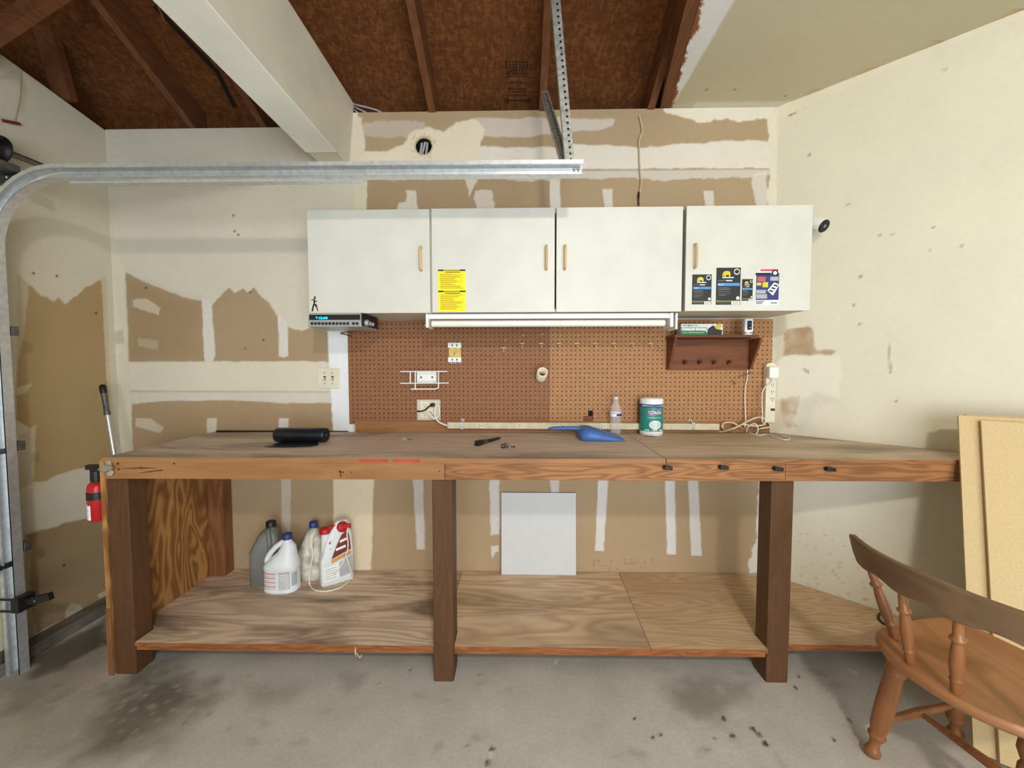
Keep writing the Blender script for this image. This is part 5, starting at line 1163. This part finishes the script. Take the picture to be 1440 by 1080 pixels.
s=MB(); V=[]; n_=10
for z in (zE0+.01,zE0+Hh*.43):
    for i in range(n_+1):
        a_=-PI*.98+PI*.50*i/n_; V.append(Vector((xE+(rE+.0008)*math.cos(a_),ye+(rE+.0008)*math.sin(a_),z)))
s.add(V,[(i,i+1,n_+2+i,n_+1+i) for i in range(n_)],0)
for j in range(6):
    zz=zE0+.02+j*.014; V=[Vector((xE+(rE+.0014)*math.cos(a_),ye+(rE+.0014)*math.sin(a_),zz+h_)) for h_ in (0,.004) for a_ in np.linspace(-PI*.9,-PI*(.58+.1*(j%2)),6)]; s.add(V,[(i,i+1,7+i,6+i) for i in range(5)],1)
s.build('label',[M['lwhite'],M['ltgrey']],t)

# metal pole leaning in the corner
a=P(144,541,'X',-2.26); b_=P(160,636,'Y',2.12); b_=Vector((b_.x,2.12,b_.z)); a=P(144,541,'Y',2.16)
t=thing('metal_pole',b_,'metal pole with threaded tip leaning in the left corner behind the bench','pole')
d=(a-b_); foot=b_-d*(b_.z/d.z)+Vector((0,0,.001)); L_=(a-foot).length; dn=d.normalized()
s=MB(); s.cyl(foot,a-dn*.17,.0105,n=14); s.build('shaft',M['galv'],t)
s=MB(); s.lathe([(.011,0),(.0145,.004),(.0145,.02),(.012,.03),(.0135,.12)],a-dn*.17,dn,14); s.build('socket',M['galvd'],t)
s=MB(); s.lathe([(.0135,0),(.0155,.01),(.0155,.04),(.01,.05)],a-dn*.05,dn,14); s.build('tip',M['black'],t)

# cables in the hole, by the beam and the wire above the cabinets
for i,(x0_,x1_) in enumerate(((592.5,590.5),(597.5,593.5),(600,599))):
    s=MB(); a=P(x0_+1,193,'Y',YB+.05); b_=P(x1_,217,'Y',YB+.05); s.tube([a,a.lerp(b_,.5)+Vector((.003,0,0)),b_],.0065); o=s.build('electrical_cable',M['ltgrey']); tag(o,('left','middle','right')[i]+' one of three pale cables inside the round wall hole','cable','cables in the wall hole')
for i,pts in enumerate(([(486,140),(500,147),(512,150),(530,155),(545,163)],[(487,143),(498,150),(512,157),(528,166)],[(492,150),(500,156),(508,163),(514,167)])):
    s=MB(); s.tube([P(x,y,'Y',YB+.05) for x,y in pts],.0045); o=s.build('roof_cable',M['ltgrey']); tag(o,('upper long','middle','lower short')[i]+' pale cable coming out of the roof beside the boxed beam','cable','cables beside the beam')
s=MB(); s.tube([P(x,y,'Y',YB-.012) for x,y in ((899,163),(901.5,172),(903,185),(899,197),(899,215),(900,240),(901.5,258),(898.5,276))],.0045); 
t=thing('hanging_wire',P(899,163,'Y',YB-.012),'tan wire hanging down the wall above the third cabinet door','wire')
s.build('wire',M['tcable'],t)
s=MB(); s.tube([P(898.5,275,'Y',YB-.012),P(898,283,'Y',YB-.012),P(898.5,289,'Y',YB-.012)],.005); s.build('bare_end',M['post'],t)
s=MB(); s.tube([P(898.6,270,'Y',YB-.012),P(897.8,279,'Y',YB-.013)],.0058,smooth=1); s.build('tape',M['black'],t)

# ------------------------------------------------------------ fibre boards leaning at right
e=Vector((.170,.245,.958)); c0=Vector((1.590,1.395,.002)); bdir=Vector((.812,-.584,0)); nrm=e.cross(bdir).normalized()
if nrm.y>0: nrm=-nrm
def mdf(start,ln_,wd_,off,lab):
    s=MB(); p=c0+bdir*start+nrm*off+Vector((0,0,0)); k=ln_/e.length
    s.prism([p,p+bdir*wd_,p+bdir*wd_+e*k,p+e*k],nrm*.018)
    o=s.build('fibre_board',[M['mdf'],M['mdfe']],bevel=.001)
    for pl in o.data.polygons:
        if abs(pl.normal.dot(nrm))<.5: pl.material_index=1; tag(o,lab,'board','fibre boards at the right wall'); return o
mdf(.0,1.185,.72,.021,'tan fibre board with the leftmost edge, middle of three leaning boards')
mdf(.056,1.165,.70,.0405,'frontmost tan fibre board, leaning over the other two leaning boards')
mdf(.022,1.195,.70,.0015,'tan fibre board behind the other leaning boards, only its top edge showing')

# ------------------------------------------------------------ chair
CC=Vector((1.42,1.19,0)); ha=math.radians(11); fw=Vector((math.cos(ha),math.sin(ha),0)); lf=Vector((-math.sin(ha),math.cos(ha),0))
def CP(f,l,z): return CC+fw*f+lf*l+Vector((0,0,z))
t=thing('wooden_chair',CC,'brown spindle back wooden chair facing the leaning boards','chair')
zse=.452
ol=[(-.275,0),(-.268,.07),(-.245,.13),(-.20,.185),(-.13,.213),(-.03,.222),(.08,.222),(.145,.212),(.172,.17),(.178,.08),(.182,0)]
ol=ol+[(f,-l) for f,l in ol[::-1][1:-1]]
ptsq=[Vector((f,l,0)) for f,l in ol]; fine=[]
Nn=len(ptsq)
for i in range(Nn):
    p0,p1,p2,p3=ptsq[i-1],ptsq[i],ptsq[(i+1)%Nn],ptsq[(i+2)%Nn]
    for kq in range(4):
        tq=kq/4; fine.append(.5*((2*p1)+(p2-p0)*tq+(2*p0-5*p1+4*p2-p3)*tq*tq+(3*p1-p0-3*p2+p3)*tq**3))
s=MB(); Rr=[]
for sc,z in ((.90,zse-.036),(.955,zse-.034),(.99,zse-.022),(1.0,zse-.012),(.992,zse-.003),(.97,zse)):
    Rr.append([CP(p.x*sc,p.y*sc,z) for p in fine])
s.rings(Rr,0,True,False); s.add(Rr[0],[tuple(range(len(fine)))[::-1]])
# dished seat top
prev=Rr[-1]; top=[prev]
for sc,dz in ((.9,-.002),(.78,-.008),(.6,-.012),(.35,-.013),(.1,-.010)): top.append([CP(p.x*sc,p.y*sc,zse+dz) for p in fine])
s.rings(top,0,True,False); s.add(top[-1],[tuple(range(len(fine)))])
s.build('seat',M['chair'],t)
def turned(a,b,prof): 
    s=MB(); d=b-a; L=d.length; s.lathe([(r,h*L) for r,h in prof],a,d,20); return s
spp=[(.0105,0),(.0115,.03),(.0125,.14),(.0130,.17),(.0150,.185),(.0130,.20),(.0135,.24),(.0165,.38),(.0150,.55),(.0120,.66),(.0115,.69),(.0175,.715),(.0175,.735),(.0115,.76),(.0115,.85),(.0100,1.0)]
for l,fb,lt,ft in ((.158,-.152,.216,-.196),(.054,-.236,.068,-.262),(-.054,-.236,-.068,-.262),(-.158,-.160,-.216,-.196)):
    turned(CP(fb,l,zse-.006),CP(ft,lt,.672),spp).build('spindle',M['chairL'],t)
# crest rail
s=MB(); Rr=[]; K=97
for i in range(K):
    u=-1+2*i/(K-1); l=.295*u; f=-.272+.115*u*u*.95; au=abs(u)
    sc=math.cos(u*PI*3.0*.75)  # scalloped lower edge, lowest at the spindles
    low=.668-.006+ .012*(.5-.5*math.cos((au-.23)/.5*2*PI)) if au<.82 else .664+(au-.82)*.36
    high=.752+.012*(1-au)-(max(0,au-.9)*.10)
    th=.013 if au<.9 else .013-.05*(au-.9)
    low=min(low,high-.018)
    lean=-.02
    def pt(df,z): return CP(f+df+lean*(z-.66)/.1,l,z)
    Rr.append([pt(-th,low+.004),pt(-th*.6,low),pt(th*.6,low),pt(th,low+.004),pt(th,high-.005),pt(th*.6,high),pt(-th*.6,high),pt(-th,high-.005)])
s.rings(Rr,0,False,True); o=s.build('crest_rail',M['chairB'],t,.002)
lgp=[(.014,0),(.022,.02),(.024,.05),(.019,.075),(.0145,.10),(.0155,.15),(.024,.185),(.0255,.20),(.021,.215),(.0215,.23),(.0265,.30),(.0275,.45),(.027,.62),(.025,.76),(.028,.77),(.029,.79),(.0235,.81),(.029,.84),(.0275,.92),(.024,1.0)]
lgt=[(.014,0),(.022,.02),(.024,.05),(.019,.075),(.0145,.10),(.0155,.15),(.024,.185),(.0255,.20),(.021,.215),(.0215,.23),(.030,.40),(.036,.50),(.030,.58),(.026,.60),(.036,.68),(.030,.77),(.024,.79),(.031,.86),(.026,.92),(.024,1.0)]
feet={}
for nm,(ff,fl_),(tf,tl) in (('rl',(-.171,.203),(-.135,.150)),('rr',(-.171,-.203),(-.135,-.150)),('fl',(.205,.210),(.115,.165)),('fr',(.205,-.210),(.115,-.165))):
    a=CP(ff,fl_,.0005); b_=CP(tf,tl,zse-.034); feet[nm]=(a,b_); turned(a,b_,lgp if nm!='rr' else lgt).build('leg',M['chairL'],t)
def on(nm,kq): return feet[nm][0].lerp(feet[nm][1],kq)
stp=[(.008,0),(.010,.1),(.013,.35),(.015,.5),(.013,.65),(.010,.9),(.008,1)]
sl_=turned(on('rl',.33),on('fl',.33),stp); sl_.build('stretcher',M['chairL'],t); turned(on('rr',.33),on('fr',.33),stp).build('stretcher',M['chairL'],t)
turned(on('rl',.33).lerp(on('fl',.33),.5),on('rr',.33).lerp(on('fr',.33),.5),stp).build('stretcher',M['chairL'],t)
# dark cable loop on the shelf behind the chair
s=MB(); base=P(1262,872,'Z',ZS+.005); s.tube([P(1290,870,'Z',ZS+.006),P(1275,866,'Z',ZS+.006),P(1255,861,'Z',ZS+.006),P(1238,863,'Z',ZS+.006),P(1236,870,'Z',ZS+.006),P(1243,877,'Z',ZS+.006),P(1252,880,'Z',ZS+.006)],.005,8); o=s.build('dark_cable',M['black']); tag(o,'short dark cable curled on the shelf end behind the chair','cable')
